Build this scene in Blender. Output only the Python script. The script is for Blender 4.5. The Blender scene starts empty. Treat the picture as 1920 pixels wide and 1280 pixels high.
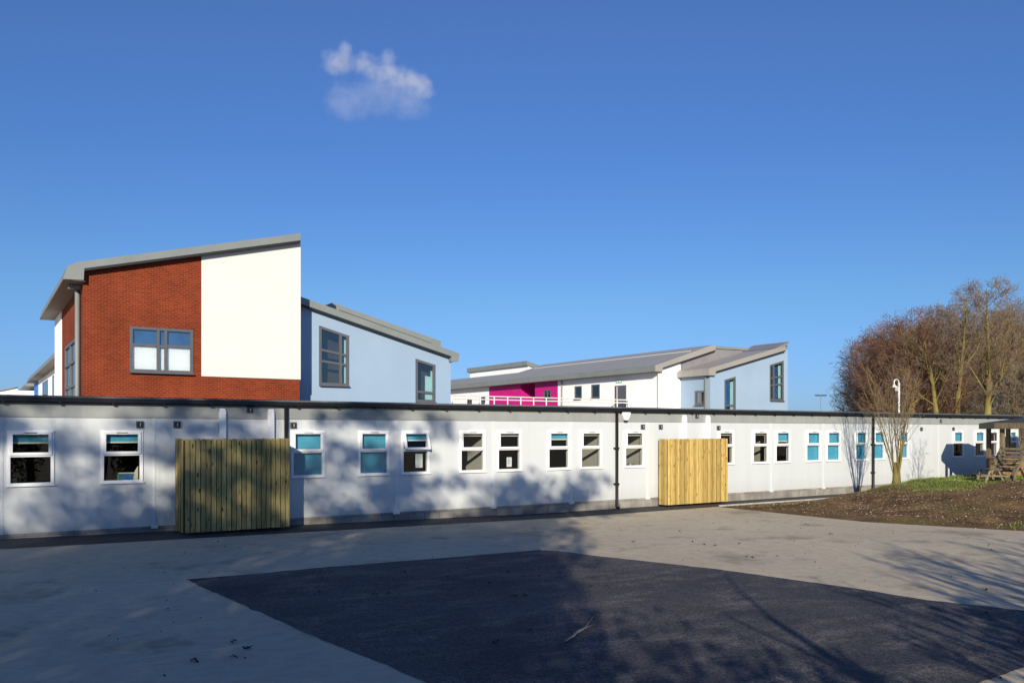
import bpy, math, random
from mathutils import Vector, Matrix
R = math.radians
sc = bpy.context.scene
col = sc.collection
# ------------------------------------------------------------------ measuring
F = 1567.0; CX = 960.0; HY = 808.0; H = 2.4
CA, SA = 0.5417, 0.8406           # viewing axis in plan: X along the long wall, Y away from it

def ray(px, py):
    u = (px-CX)/F; v = (HY-py)/F
    return Vector((CA+SA*u, SA-CA*u, v))
def at(px, py, Y):
    d = ray(px, py); t = Y/d.y
    return Vector((d.x*t, Y, H+d.z*t))
def atx(px, py, X):
    d = ray(px, py); t = X/d.x
    return Vector((X, d.y*t, H+d.z*t))
def gz(x):
    return 0.2-0.0143*max(-15.0, min(14.0, x))
def gnd(px, py):
    d = ray(px, py); z = 0.1
    for _ in range(6):
        t = (z-H)/d.z; z = gz(d.x*t)
    return Vector((d.x*t, d.y*t, z))

# ------------------------------------------------------------------ materials
M = {}
def nodes(name):
    m = bpy.data.materials.new(name); m.use_nodes = True
    nt = m.node_tree
    b = nt.nodes['Principled BSDF']
    M[name] = m
    return m, nt, b
def N(nt, t, **k):
    n = nt.nodes.new(t)
    for a, v in k.items():
        if a in n.inputs: n.inputs[a].default_value = v
        else: setattr(n, a, v)
    return n
def L(nt, a, b): nt.links.new(a, b)
def noise(nt, vec, scale, detail=4, rough=.55, stretch=None):
    if stretch:
        mp = N(nt, 'ShaderNodeMapping'); mp.inputs['Scale'].default_value = stretch
        L(nt, vec, mp.inputs['Vector']); vec = mp.outputs[0]
    n = N(nt, 'ShaderNodeTexNoise'); n.inputs['Scale'].default_value = scale
    n.inputs['Detail'].default_value = detail; n.inputs['Roughness'].default_value = rough
    L(nt, vec, n.inputs['Vector'])
    return n.outputs['Fac']
def ramp(nt, fac, p0, p1, c0=(0, 0, 0, 1), c1=(1, 1, 1, 1)):
    r = N(nt, 'ShaderNodeValToRGB')
    r.color_ramp.elements[0].position = p0; r.color_ramp.elements[1].position = p1
    r.color_ramp.elements[0].color = c0; r.color_ramp.elements[1].color = c1
    L(nt, fac, r.inputs['Fac'])
    return r.outputs['Color']
def mix(nt, fac, a, b, mode='MIX'):
    n = N(nt, 'ShaderNodeMix', data_type='RGBA', blend_type=mode)
    if isinstance(fac, (int, float)): n.inputs[0].default_value = fac
    else: L(nt, fac, n.inputs[0])
    for s, v in ((n.inputs[6], a), (n.inputs[7], b)):
        if isinstance(v, (tuple, list)): s.default_value = (*v[:3], 1)
        else: L(nt, v, s)
    return n.outputs[2]
def objco(nt):
    return N(nt, 'ShaderNodeTexCoord').outputs['Object']
def bump(nt, b, h, strength, dist=.01):
    n = N(nt, 'ShaderNodeBump'); n.inputs['Strength'].default_value = strength
    n.inputs['Distance'].default_value = dist
    L(nt, h, n.inputs['Height']); L(nt, n.outputs[0], b.inputs['Normal'])
def mul(c, k): return tuple(min(1, max(0, x*k)) for x in c)

def mat(name, c, rough=.7, var=.12, scale=2.0, stretch=None, bumps=0, bscale=60, metal=0, spec=.4):
    m, nt, b = nodes(name)
    co = objco(nt)
    f = noise(nt, co, scale, stretch=stretch)
    f = ramp(nt, f, .3, .7)
    L(nt, mix(nt, f, mul(c, 1-var), mul(c, 1+var)), b.inputs['Base Color'])
    b.inputs['Roughness'].default_value = rough; b.inputs['Metallic'].default_value = metal
    b.inputs['Specular IOR Level'].default_value = spec
    if bumps: bump(nt, b, noise(nt, co, bscale, stretch=stretch), bumps)
    return m

def panelmat():
    m, nt, b = nodes('white_panel'); co = objco(nt)
    f = ramp(nt, noise(nt, co, .8, stretch=(3, 3, .35)), .3, .7)
    c = mix(nt, f, (.565, .595, .60), (.605, .635, .64))
    st = ramp(nt, noise(nt, co, 1.3, 5, .6, stretch=(5, 5, .22)), .60, .74)
    k = N(nt, 'ShaderNodeMath', operation='MULTIPLY'); L(nt, st, k.inputs[0]); k.inputs[1].default_value = .22
    c = mix(nt, k.outputs[0], c, (.36, .36, .34))
    sp = N(nt, 'ShaderNodeSeparateXYZ'); L(nt, co, sp.inputs[0])
    mr = N(nt, 'ShaderNodeMapRange'); mr.inputs['From Min'].default_value = .28; mr.inputs['From Max'].default_value = .75; mr.inputs['To Min'].default_value = 1; mr.inputs['To Max'].default_value = 0
    L(nt, sp.outputs[2], mr.inputs['Value'])
    sn = noise(nt, co, 7, 6, .7)
    k2 = N(nt, 'ShaderNodeMath', operation='MULTIPLY'); L(nt, mr.outputs[0], k2.inputs[0]); L(nt, sn, k2.inputs[1])
    k3 = N(nt, 'ShaderNodeMath', operation='MULTIPLY'); L(nt, k2.outputs[0], k3.inputs[0]); k3.inputs[1].default_value = .45
    c = mix(nt, k3.outputs[0], c, (.36, .33, .28))
    L(nt, c, b.inputs['Base Color']); b.inputs['Roughness'].default_value = .42; b.inputs['Specular IOR Level'].default_value = .4
    bump(nt, b, noise(nt, co, 1.6, 2), .12, .02)
panelmat()
mat('grey_band', (.30, .315, .305), .5, .08, 1.2, stretch=(3, 3, .4))
mat('upvc', (.83, .83, .84), .3, .02, 2)
mat('black_plastic', (.012, .012, .013), .35, .2, 5)
mat('roof_felt', (.10, .11, .12), .7, .25, 3)
mat('vent_grey', (.07, .07, .075), .5, .1, 6)
mat('vent_dark', (.015, .015, .016), .5, .1, 6)
mat('teal_blind', (.075, .37, .53), .8, .10, 2.2, stretch=(1, 1, 2))
mat('cream_blind', (.55, .56, .47), .8, .05, 2)
mat('room_wall', (.40, .39, .34), .9, .05, 2)
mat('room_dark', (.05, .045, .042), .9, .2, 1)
mat('cream_render', (.70, .685, .64), .85, .03, .5, bumps=.04, bscale=50)
mat('white_render', (.92, .93, .93), .85, .03, .8, bumps=.04, bscale=50)
mat('blue_render', (.285, .39, .52), .85, .05, .45, bumps=.04, bscale=50)
mat('panel_strip', (.62, .655, .67), .45, .03, 1)
mat('pale_teal', (.42, .66, .68), .8, .05, 1)  # pale strips stand in for sunlit reveals inside the far windows
mat('sky_reflection_paint', (.03, .12, .30), .6, .3, 1.2)  # blue sheets paint the reflected sky into the far windows
mat('roof_zinc', (.325, .31, .28), .5, .08, .8, stretch=(.2, 3, .2))
mat('zinc', (.21, .23, .225), .5, .08, 1.0, metal=.0, spec=.4)
mat('zinc_dark', (.22, .21, .225), .5, .10, 1.0)
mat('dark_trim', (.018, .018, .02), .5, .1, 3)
mat('soffit', (.20, .18, .16), .7, .15, 2, stretch=(.3, 6, 1))
mat('frame_grey', (.10, .105, .12), .4, .06, 4)
mat('magenta', (.55, .008, .20), .5, .05, 1)
mat('orange_panel', (.65, .13, .03), .5, .05, 1)
mat('strong_blue', (.03, .20, .62), .5, .05, 1)
mat('rail_paint', (.68, .68, .66), .4, .03, 2)
mat('pole_white', (.80, .80, .80), .4, .03, 2)
mat('notice_paper', (.62, .64, .66), .8, .05, 9)
mat('ink', (.08, .08, .09), .8, .05, 9)
mat('box_blue', (.04, .17, .42), .6, .05, 9)
mat('box_green', (.10, .42, .20), .6, .05, 9)
mat('cream_card', (.75, .72, .55), .7, .05, 9)
mat('exit_green', (.25, .55, .40), .6, .05, 9)
mat('skin_red', (.35, .12, .07), .7, .1, 9)
mat('kerb', (.42, .40, .37), .85, .15, 4, bumps=.3, bscale=40)
mat('twig_wood', (.42, .36, .27), .8, .2, 9)
mat('mesh_grey', (.45, .45, .46), .4, .05, 3)

def bark(name, c1, c2, scale=6):
    m, nt, b = nodes(name); co = objco(nt)
    f = ramp(nt, noise(nt, co, scale, stretch=(1, 1, .35)), .38, .62)
    L(nt, mix(nt, f, c1, c2), b.inputs['Base Color'])
    b.inputs['Roughness'].default_value = .9; b.inputs['Specular IOR Level'].default_value = .15
    bump(nt, b, noise(nt, co, 18, stretch=(1, 1, .25)), .5, .02)
bark('bark_moss', (.24, .205, .06), (.12, .09, .04), 1.1)
bark('bark_brown', (.19, .125, .065), (.10, .07, .042), 1.6)
bark('bark_ochre', (.26, .17, .045), (.16, .085, .035), 1.6)
bark('twig_red', (.165, .085, .058), (.105, .07, .048), .35)
bark('twig_brown', (.20, .145, .085), (.13, .09, .055), .35)
bark('twig_grey', (.18, .14, .105), (.11, .082, .06), .35)
bark('twig_pale', (.20, .158, .105), (.12, .092, .062), .6)
bark('stem_moss', (.22, .18, .055), (.12, .09, .055), 3)
mat('leaf_dark', (.045, .06, .025), .7, .4, 1.5)
mat('ivy', (.05, .065, .025), .6, .4, 1.5)
mat('undergrowth', (.085, .06, .035), .9, .4, 1.2)

def wood(name, c, k=.25, knot=(.16, .085, .03), spec=.25):
    m, nt, b = nodes(name); co = objco(nt)
    sepv = N(nt, 'ShaderNodeSeparateXYZ'); L(nt, co, sepv.inputs[0])
    rnd = N(nt, 'ShaderNodeAttribute', attribute_name='tone')
    g = noise(nt, co, 5, 6, stretch=(9, 9, .5))
    base = mix(nt, ramp(nt, g, .35, .65), mul(c, 1-k), mul(c, 1+k))
    tone = N(nt, 'ShaderNodeMapRange'); tone.inputs['To Min'].default_value = .72; tone.inputs['To Max'].default_value = 1.2
    L(nt, rnd.outputs['Fac'], tone.inputs['Value'])
    cmb = N(nt, 'ShaderNodeCombineColor')
    for i in range(3): L(nt, tone.outputs[0], cmb.inputs[i])
    base = mix(nt, 1.0, base, cmb.outputs[0], 'MULTIPLY')
    mp = N(nt, 'ShaderNodeMapping'); mp.inputs['Scale'].default_value = (8, 8, 3.2)
    L(nt, co, mp.inputs['Vector'])
    vor = N(nt, 'ShaderNodeTexVoronoi'); vor.inputs['Scale'].default_value = 1.0; L(nt, mp.outputs[0], vor.inputs['Vector'])
    kf = ramp(nt, vor.outputs['Distance'], .11, .23, (1, 1, 1, 1), (0, 0, 0, 1))
    L(nt, mix(nt, kf, base, knot), b.inputs['Base Color'])
    b.inputs['Roughness'].default_value = .75; b.inputs['Specular IOR Level'].default_value = spec
    bump(nt, b, g, .25, .01)
wood('fresh_pine', (.50, .35, .11), .26, (.26, .13, .04))
wood('weathered_pine', (.33, .27, .11), .3, (.07, .06, .03))
wood('old_timber', (.205, .16, .10), .3, (.08, .06, .04))
wood('sunlit_timber', (.45, .25, .11), .2)  # brighter timber copy: sunlight put into the colour of two balustrade panels
mat('gap_shade', (.035, .028, .018), .9, .3, 5)  # near-black colour that makes the gaps between boards read as shade
mat('felt_dark', (.05, .05, .05), .9, .25, 5, bumps=.4, bscale=60)

# brick, mapped on both wall directions
def brickmat():
    m, nt, b = nodes('brick'); co = objco(nt)
    sp = N(nt, 'ShaderNodeSeparateXYZ'); L(nt, co, sp.inputs[0])
    ge = N(nt, 'ShaderNodeNewGeometry'); sn = N(nt, 'ShaderNodeSeparateXYZ'); L(nt, ge.outputs['Normal'], sn.inputs[0])
    ab = N(nt, 'ShaderNodeMath', operation='ABSOLUTE'); L(nt, sn.outputs[0], ab.inputs[0])
    gt = N(nt, 'ShaderNodeMath', operation='GREATER_THAN'); L(nt, ab.outputs[0], gt.inputs[0]); gt.inputs[1].default_value = .5
    mx = N(nt, 'ShaderNodeMix', data_type='FLOAT'); L(nt, gt.outputs[0], mx.inputs[0]); L(nt, sp.outputs[0], mx.inputs[2]); L(nt, sp.outputs[1], mx.inputs[3])
    cb = N(nt, 'ShaderNodeCombineXYZ'); L(nt, mx.outputs[0], cb.inputs[0]); L(nt, sp.outputs[2], cb.inputs[1])
    br = N(nt, 'ShaderNodeTexBrick'); L(nt, cb.outputs[0], br.inputs['Vector'])
    br.inputs['Scale'].default_value = 1; br.inputs['Brick Width'].default_value = .225; br.inputs['Row Height'].default_value = .078
    br.inputs['Mortar Size'].default_value = .0075; br.inputs['Mortar Smooth'].default_value = .1; br.inputs['Bias'].default_value = -.1
    br.inputs['Color1'].default_value = (.21, .033, .010, 1); br.inputs['Color2'].default_value = (.14, .021, .007, 1)
    br.inputs['Mortar'].default_value = (.30, .095, .045, 1)
    big = ramp(nt, noise(nt, co, .7, 5), .3, .75, (.70, .72, .74, 1), (1.15, 1.14, 1.14, 1))
    L(nt, mix(nt, 1.0, br.outputs['Color'], big, 'MULTIPLY'), b.inputs['Base Color'])
    b.inputs['Roughness'].default_value = .9; b.inputs['Specular IOR Level'].default_value = .2
    bump(nt, b, br.outputs['Fac'], -.4, .01)
brickmat()

# block plinth
def blockmat():
    m, nt, b = nodes('block_plinth'); co = objco(nt)
    sp = N(nt, 'ShaderNodeSeparateXYZ'); L(nt, co, sp.inputs[0])
    cb = N(nt, 'ShaderNodeCombineXYZ'); L(nt, sp.outputs[0], cb.inputs[0]); L(nt, sp.outputs[2], cb.inputs[1])
    br = N(nt, 'ShaderNodeTexBrick'); L(nt, cb.outputs[0], br.inputs['Vector'])
    br.inputs['Scale'].default_value = 1; br.inputs['Brick Width'].default_value = .45; br.inputs['Row Height'].default_value = .225
    br.inputs['Mortar Size'].default_value = .008
    br.inputs['Color1'].default_value = (.33, .32, .30, 1); br.inputs['Color2'].default_value = (.24, .23, .22, 1)
    br.inputs['Mortar'].default_value = (.18, .175, .165, 1)
    big = ramp(nt, noise(nt, co, 2.2, 6), .3, .7, (.65, .62, .58, 1), (1.15, 1.12, 1.05, 1))
    L(nt, mix(nt, 1.0, br.outputs['Color'], big, 'MULTIPLY'), b.inputs['Base Color'])
    b.inputs['Roughness'].default_value = .95
    bump(nt, b, noise(nt, co, 40), .4, .01)
blockmat()

# glass panes: a thin pane that lets light through and mirrors the sky by angle
def glass(name, tint, base, rough=0.0):
    m = bpy.data.materials.new(name); m.use_nodes = True; nt = m.node_tree; M[name] = m
    for n in list(nt.nodes): nt.nodes.remove(n)
    out = N(nt, 'ShaderNodeOutputMaterial')
    tr = N(nt, 'ShaderNodeBsdfTransparent'); tr.inputs[0].default_value = (*tint, 1)
    gl = N(nt, 'ShaderNodeBsdfGlossy'); gl.inputs['Roughness'].default_value = rough
    fr = N(nt, 'ShaderNodeFresnel'); fr.inputs[0].default_value = 1.5
    ad = N(nt, 'ShaderNodeMath', operation='ADD', use_clamp=True); L(nt, fr.outputs[0], ad.inputs[0]); ad.inputs[1].default_value = base
    ms = N(nt, 'ShaderNodeMixShader'); L(nt, ad.outputs[0], ms.inputs[0]); L(nt, tr.outputs[0], ms.inputs[1]); L(nt, gl.outputs[0], ms.inputs[2])
    L(nt, ms.outputs[0], out.inputs[0])
glass('glass', (.92, .95, .95), .02)
glass('solar_glass', (.86, .91, .93), .14)

# concrete yard, asphalt and soil
def concrete():
    m, nt, b = nodes('yard_concrete'); co = objco(nt)
    big = ramp(nt, noise(nt, co, .22, 5, .6), .3, .7)
    c = mix(nt, big, (.50, .425, .305), (.61, .52, .37))
    st = ramp(nt, noise(nt, co, .6, 7, .68), .54, .64)
    sm = N(nt, 'ShaderNodeMath', operation='MULTIPLY'); L(nt, st, sm.inputs[0]); sm.inputs[1].default_value = .6
    c = mix(nt, sm.outputs[0], c, (.25, .20, .14))
    mid = ramp(nt, noise(nt, co, 5, 6, .7, stretch=(.9, 1.1, 1)), .35, .7, (.86, .86, .86, 1), (1.08, 1.08, 1.08, 1))
    c = mix(nt, 1.0, c, mid, 'MULTIPLY')
    bl = ramp(nt, noise(nt, co, 2.6, 3, .6), .66, .70)
    s3 = N(nt, 'ShaderNodeMath', operation='MULTIPLY'); L(nt, bl, s3.inputs[0]); s3.inputs[1].default_value = .35
    c = mix(nt, s3.outputs[0], c, (.22, .18, .14))
    fine = ramp(nt, noise(nt, co, 90, 3, .7), .3, .7, (.82, .82, .82, 1), (1.12, 1.12, 1.12, 1))
    c = mix(nt, 1.0, c, fine, 'MULTIPLY')
    sc1 = ramp(nt, noise(nt, co, 3.2, 2, .5, stretch=(.18, 5, 1)), .70, .76)
    s2 = N(nt, 'ShaderNodeMath', operation='MULTIPLY'); L(nt, sc1, s2.inputs[0]); s2.inputs[1].default_value = .5
    c = mix(nt, s2.outputs[0], c, (.66, .64, .62))
    L(nt, c, b.inputs['Base Color'])
    b.inputs['Roughness'].default_value = .88; b.inputs['Specular IOR Level'].default_value = .3
    bump(nt, b, noise(nt, co, 130, 4, .7), .25, .006)
concrete()
def asphalt(name, c0, c1, brown):
    m, nt, b = nodes(name); co = objco(nt)
    c = mix(nt, ramp(nt, noise(nt, co, .5, 6, .65), .32, .7), c0, c1)
    c = mix(nt, ramp(nt, noise(nt, co, 1.4, 6, .7, stretch=(.6, 1.5, 1)), .5, .75), c, brown)
    v = N(nt, 'ShaderNodeTexVoronoi'); v.inputs['Scale'].default_value = 48; L(nt, co, v.inputs['Vector'])
    sp = ramp(nt, v.outputs['Color'], .2, .95, (.5, .5, .5, 1), (1.95, 1.9, 1.85, 1))
    c = mix(nt, 1.0, c, sp, 'MULTIPLY')
    L(nt, c, b.inputs['Base Color'])
    b.inputs['Roughness'].default_value = .82; b.inputs['Specular IOR Level'].default_value = .35
    bump(nt, b, v.outputs['Distance'], .6, .012)
asphalt('asphalt', (.026, .028, .038), (.078, .073, .075), (.155, .135, .116))
asphalt('path_asphalt', (.032, .032, .036), (.055, .054, .056), (.06, .058, .056))
def soil():
    m, nt, b = nodes('bank_soil'); co = objco(nt)
    c = mix(nt, ramp(nt, noise(nt, co, .9, 6, .65), .35, .65), (.085, .052, .027), (.27, .175, .085))
    c = mix(nt, ramp(nt, noise(nt, co, .5, 5, .6), .5, .66), c, (.16, .135, .045))
    gr = N(nt, 'ShaderNodeAttribute', attribute_name='grass')
    nz = noise(nt, co, 3, 5, .7)
    ad = N(nt, 'ShaderNodeMath', operation='MULTIPLY'); L(nt, gr.outputs['Fac'], ad.inputs[0]); L(nt, nz, ad.inputs[1])
    gf = ramp(nt, ad.outputs[0], .2, .45)
    c = mix(nt, gf, c, (.13, .17, .035))
    f = ramp(nt, noise(nt, co, 28, 4, .8), .35, .7, (.4, .4, .4, 1), (1.75, 1.7, 1.6, 1))
    L(nt, mix(nt, 1.0, c, f, 'MULTIPLY'), b.inputs['Base Color'])
    b.inputs['Roughness'].default_value = .95; b.inputs['Specular IOR Level'].default_value = .15
    bump(nt, b, noise(nt, co, 14, 6, .8), 1.0, .06)
soil()
mat('grass_blade', (.15, .195, .04), .6, .45, 1.3)
def flake(name, a, bcol):
    m, nt, b = nodes(name)
    at_ = N(nt, 'ShaderNodeAttribute', attribute_name='tone')
    L(nt, mix(nt, at_.outputs['Fac'], a, bcol), b.inputs['Base Color'])
    b.inputs['Roughness'].default_value = .8
flake('bark_chip', (.09, .045, .022), (.50, .37, .25))
flake('leaf_litter', (.018, .013, .010), (.11, .075, .04))

# ------------------------------------------------------------------ mesh helpers
class MB:
    def __init__(s): s.v = []; s.f = []; s.t = []
    def box(s, x0, x1, y0, y1, z0, z1, tone=.5):
        b = len(s.v)
        s.v += [(x0,y0,z0),(x1,y0,z0),(x1,y1,z0),(x0,y1,z0),(x0,y0,z1),(x1,y0,z1),(x1,y1,z1),(x0,y1,z1)]
        for q in ((0,3,2,1),(4,5,6,7),(0,1,5,4),(1,2,6,5),(2,3,7,6),(3,0,4,7)):
            s.f.append(tuple(b+i for i in q)); s.t.append(tone)
        return s
    def bar(s, a, c, w, h, up=(0, 0, 1), tone=.5):
        a = Vector(a); c = Vector(c); d = (c-a).normalized(); up = Vector(up)
        sd = d.cross(up)
        if sd.length < 1e-4: sd = d.cross(Vector((1, 0, 0)))
        sd.normalize(); u = sd.cross(d).normalized(); b = len(s.v)
        for p in (a, c):
            for i, j in ((-1,-1),(1,-1),(1,1),(-1,1)):
                s.v.append(tuple(p+sd*(i*w/2)+u*(j*h/2)))
        for q in ((0,1,2,3),(7,6,5,4),(0,4,5,1),(1,5,6,2),(2,6,7,3),(3,7,4,0)):
            s.f.append(tuple(b+i for i in q)); s.t.append(tone)
        return s
    def prism(s, pts, off, tone=.5):
        """closed solid: polygon pts swept by the vector off"""
        n = len(pts); b = len(s.v); off = Vector(off)
        s.v += [tuple(p) for p in pts]+[tuple(Vector(p)+off) for p in pts]
        s.f.append(tuple(b+i for i in range(n))); s.t.append(tone)
        s.f.append(tuple(b+n+i for i in reversed(range(n)))); s.t.append(tone)
        for i in range(n):
            j = (i+1) % n
            s.f.append((b+i, b+n+i, b+n+j, b+j)); s.t.append(tone)
        return s
    def quad(s, a, b_, c, d, tone=.5):
        b = len(s.v); s.v += [tuple(a), tuple(b_), tuple(c), tuple(d)]; s.f.append((b, b+1, b+2, b+3)); s.t.append(tone); return s
    def poly(s, pts, tone=.5):
        b = len(s.v); s.v += [tuple(p) for p in pts]; s.f.append(tuple(range(b, b+len(pts)))); s.t.append(tone); return s
    def tube(s, pts, rad, k=6, cap=True):
        b = len(s.v); n = len(pts); pts = [Vector(p) for p in pts]
        ref = None
        for i, p in enumerate(pts):
            d = (pts[min(i+1, n-1)]-pts[max(i-1, 0)])
            if d.length < 1e-6: d = Vector((0, 0, 1))
            d.normalize()
            if ref is None: ref = d.orthogonal().normalized()
            x = (ref-d*ref.dot(d))
            if x.length < 1e-4: x = d.orthogonal()
            x.normalize(); ref = x; y = d.cross(x)
            r = rad[i] if isinstance(rad, (list, tuple)) else rad
            for j in range(k):
                a = 2*math.pi*j/k
                q = p+x*(r*math.cos(a))+y*(r*math.sin(a))
                s.v.append((q.x, q.y, q.z))
        for i in range(n-1):
            for j in range(k):
                j2 = (j+1) % k
                s.f.append((b+i*k+j, b+i*k+j2, b+(i+1)*k+j2, b+(i+1)*k+j)); s.t.append(.5)
        if cap and k > 2:
            s.f.append(tuple(b+(n-1)*k+j for j in range(k))); s.t.append(.5)
            s.f.append(tuple(b+j for j in reversed(range(k)))); s.t.append(.5)
        return s
    def ball(s, c, r, seg=10, rings=6, sz=1.0):
        b = len(s.v); c = Vector(c)
        for i in range(rings+1):
            th = math.pi*i/rings
            for j in range(seg):
                a = 2*math.pi*j/seg
                s.v.append((c.x+r*math.sin(th)*math.cos(a), c.y+r*math.sin(th)*math.sin(a), c.z+r*sz*math.cos(th)))
        for i in range(rings):
            for j in range(seg):
                j2 = (j+1) % seg
                s.f.append((b+i*seg+j, b+(i+1)*seg+j, b+(i+1)*seg+j2, b+i*seg+j2)); s.t.append(.5)
        return s
    def xform(s, m):
        s.v = [tuple(m @ Vector(p)) for p in s.v]; return s
    def build(s, name, m, parent=None, smooth=False, bev=0, tone=False):
        o0 = Vector((0, 0, 0))
        if parent is not None:
            q = parent
            while q is not None:
                o0 += q.location; q = q.parent
        vs = [(x-o0.x, y-o0.y, z-o0.z) for x, y, z in s.v] if o0.length else s.v
        me = bpy.data.meshes.new(name); me.from_pydata(vs, [], s.f)
        me.materials.append(M[m])
        if tone:
            a = me.attributes.new('tone', 'FLOAT', 'FACE'); a.data.foreach_set('value', s.t)
        if smooth: me.polygons.foreach_set('use_smooth', [True]*len(me.polygons))
        me.update()
        o = bpy.data.objects.new(name, me); col.objects.link(o)
        if parent is not None: o.parent = parent
        if bev:
            md = o.modifiers.new('bevel', 'BEVEL'); md.width = bev; md.segments = 2; md.limit_method = 'ANGLE'
        return o
def tag(o, label=None, cat=None, group=None, kind=None):
    if label: o['label'] = label
    if cat: o['category'] = cat
    if group: o['group'] = group
    if kind: o['kind'] = kind
    return o
def empty(name, loc, label, cat, group=None):
    o = bpy.data.objects.new(name, None); o.empty_display_size = .3; col.objects.link(o); o.location = loc
    return tag(o, label, cat, group)
def copy_tree(o, parent=None):
    c = o.copy(); col.objects.link(c); c.parent = parent
    for ch in [x for x in o.children]: copy_tree(ch, c)
    return c

# ------------------------------------------------------------------ ground
mb = MB()
xs = [-2500, -15, 14, 2500]
for a, b in zip(xs, xs[1:]):
    mb.quad((a, -2500, gz(a)), (b, -2500, gz(b)), (b, 2500, gz(b)), (a, 2500, gz(a)))
tag(mb.build('ground', 'yard_concrete'), 'pale grey concrete school yard in front of the long white building', 'ground', kind='structure')

lift = lambda p, k=.004: Vector((p.x, p.y, gz(p.x)+k))
left_px = [(348, 1086), (392, 1106), (437, 1125), (533, 1167), (617, 1204), (675, 1227), (740, 1253), (800, 1279)]
right_px = [(1920, 1144), (1741, 1125), (1595, 1101.5), (1348, 1067), (1100, 1039.6), (1062, 1034), (1030, 1031.5), (1005, 1031)]
top_px = [(850, 1044), (600, 1064), (470, 1076)]
pl = [gnd(*p) for p in left_px]+[Vector((3.75, 4.42, 0)), Vector((7.6, 4.12, 0)), Vector((12.3, 4.4, 0))]+[gnd(*p) for p in right_px]+[gnd(*p) for p in top_px]
random.seed(2)
ref = []
for i, p in enumerate(pl):
    q = pl[(i+1) % len(pl)]; n = max(1, int((q-p).length/.13)) if p.y > 3 else 1
    for k in range(n):
        r = p.lerp(q, k/n)
        if k: r += Vector((random.gauss(0, .009), random.gauss(0, .009), 0))
        ref.append(r)
tag(MB().poly([lift(p) for p in ref]).build('asphalt', 'asphalt'), 'dark asphalt square laid into the pale concrete yard', 'asphalt', kind='structure')

# path of asphalt along the foot of the wall
mb = MB()
pts = [(-14.9, 18.15), (0.4, 18.3), (8, 18.55), (13.99, 18.7), (19.5, 18.8), (48, 18.95)]
for (xa, ya), (xb, yb) in zip(pts, pts[1:]):
    mb.quad((xa, ya, gz(xa)+.004), (xb, yb, gz(xb)+.004), (xb, 20.3, gz(xb)+.004), (xa, 20.3, gz(xa)+.004))
tag(mb.build('path', 'path_asphalt'), 'narrow dark asphalt path along the foot of the white building', 'path', kind='structure')
mb = MB()
x = 20.0
while x < 40:
    mb.box(x, x+.9, 18.80, 18.86, -.05, .045, random.random()); x += .908
tag(mb.build('kerb', 'kerb', bev=.006), 'thin pale concrete edging between the path and the brown bank', 'kerb', kind='structure')

# earth bank
def sm(a, b, x):
    t = max(0, min(1, (x-a)/(b-a))); return t*t*(3-2*t)
from mathutils import noise as mn
def edge_x(y): return 19.65+(.42*(13.5-y) if y < 13.5 else 0)
def bank(x, y):
    e = x-edge_x(y)
    h = .66*sm(1.2, 9.6, e)*sm(18.8, 16.9, y)+.06*sm(0, 1.2, e)*sm(18.7, 17.2, y)
    n = mn.noise(Vector((x*.8, y*.8, 3)))*.10+mn.noise(Vector((x*2.6, y*2.6, 7)))*.035
    return h+n*sm(0, 1.5, e)*sm(18.6, 16.8, y)-.03*sm(.25, 0, e)
def grassiness(x, y):
    b = sm(24.5, 28, x)*sm(14.0, 15.4, y+.6*mn.noise(Vector((x*.7, y*.7, 5))))
    b = max(b, .10*sm(17.6, 18.6, y))
    c = math.exp(-(((x-21.9)/.75)**2+((y-10.6)/.28)**2))
    return max(b, .7*c)
mb = MB(); gx = []; nx_, ny_ = 150, 110
for j in range(ny_+1):
    y = 2+(18.83-2)*j/ny_
    for i in range(nx_+1):
        x = edge_x(y)+(i/nx_)**1.4*28
        mb.v.append((x, y, bank(x, y))); gx.append(grassiness(x, y))
for j in range(ny_):
    for i in range(nx_):
        a = j*(nx_+1)+i; mb.f.append((a, a+1, a+nx_+2, a+nx_+1)); mb.t.append(.5)
o = mb.build('earth_bank', 'bank_soil', smooth=True)
a = o.data.attributes.new('grass', 'FLOAT', 'POINT'); a.data.foreach_set('value', gx)
tag(o, 'brown earth bank strewn with bark, rising to the right of the yard', 'bank', kind='structure')

random.seed(5)
mb = MB()
n = 0
while n < 26000:
    x = random.uniform(20, 40); y = random.uniform(9, 18.8)
    if x < edge_x(y)+.1 or random.random() > grassiness(x, y)*1.1: continue
    z = bank(x, y)-.01; h = random.uniform(.03, .10); a = random.uniform(0, 6.28); w = .009
    dx, dy = math.cos(a)*w, math.sin(a)*w; lx, ly = random.uniform(-.05, .05), random.uniform(-.05, .05)
    b = len(mb.v); mb.v += [(x-dx, y-dy, z), (x+dx, y+dy, z), (x+lx, y+ly, z+h)]; mb.f.append((b, b+1, b+2)); mb.t.append(.5); n += 1
tag(mb.build('grass', 'grass_blade'), 'short green grass along the top of the brown bank', 'grass', kind='stuff')

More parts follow.
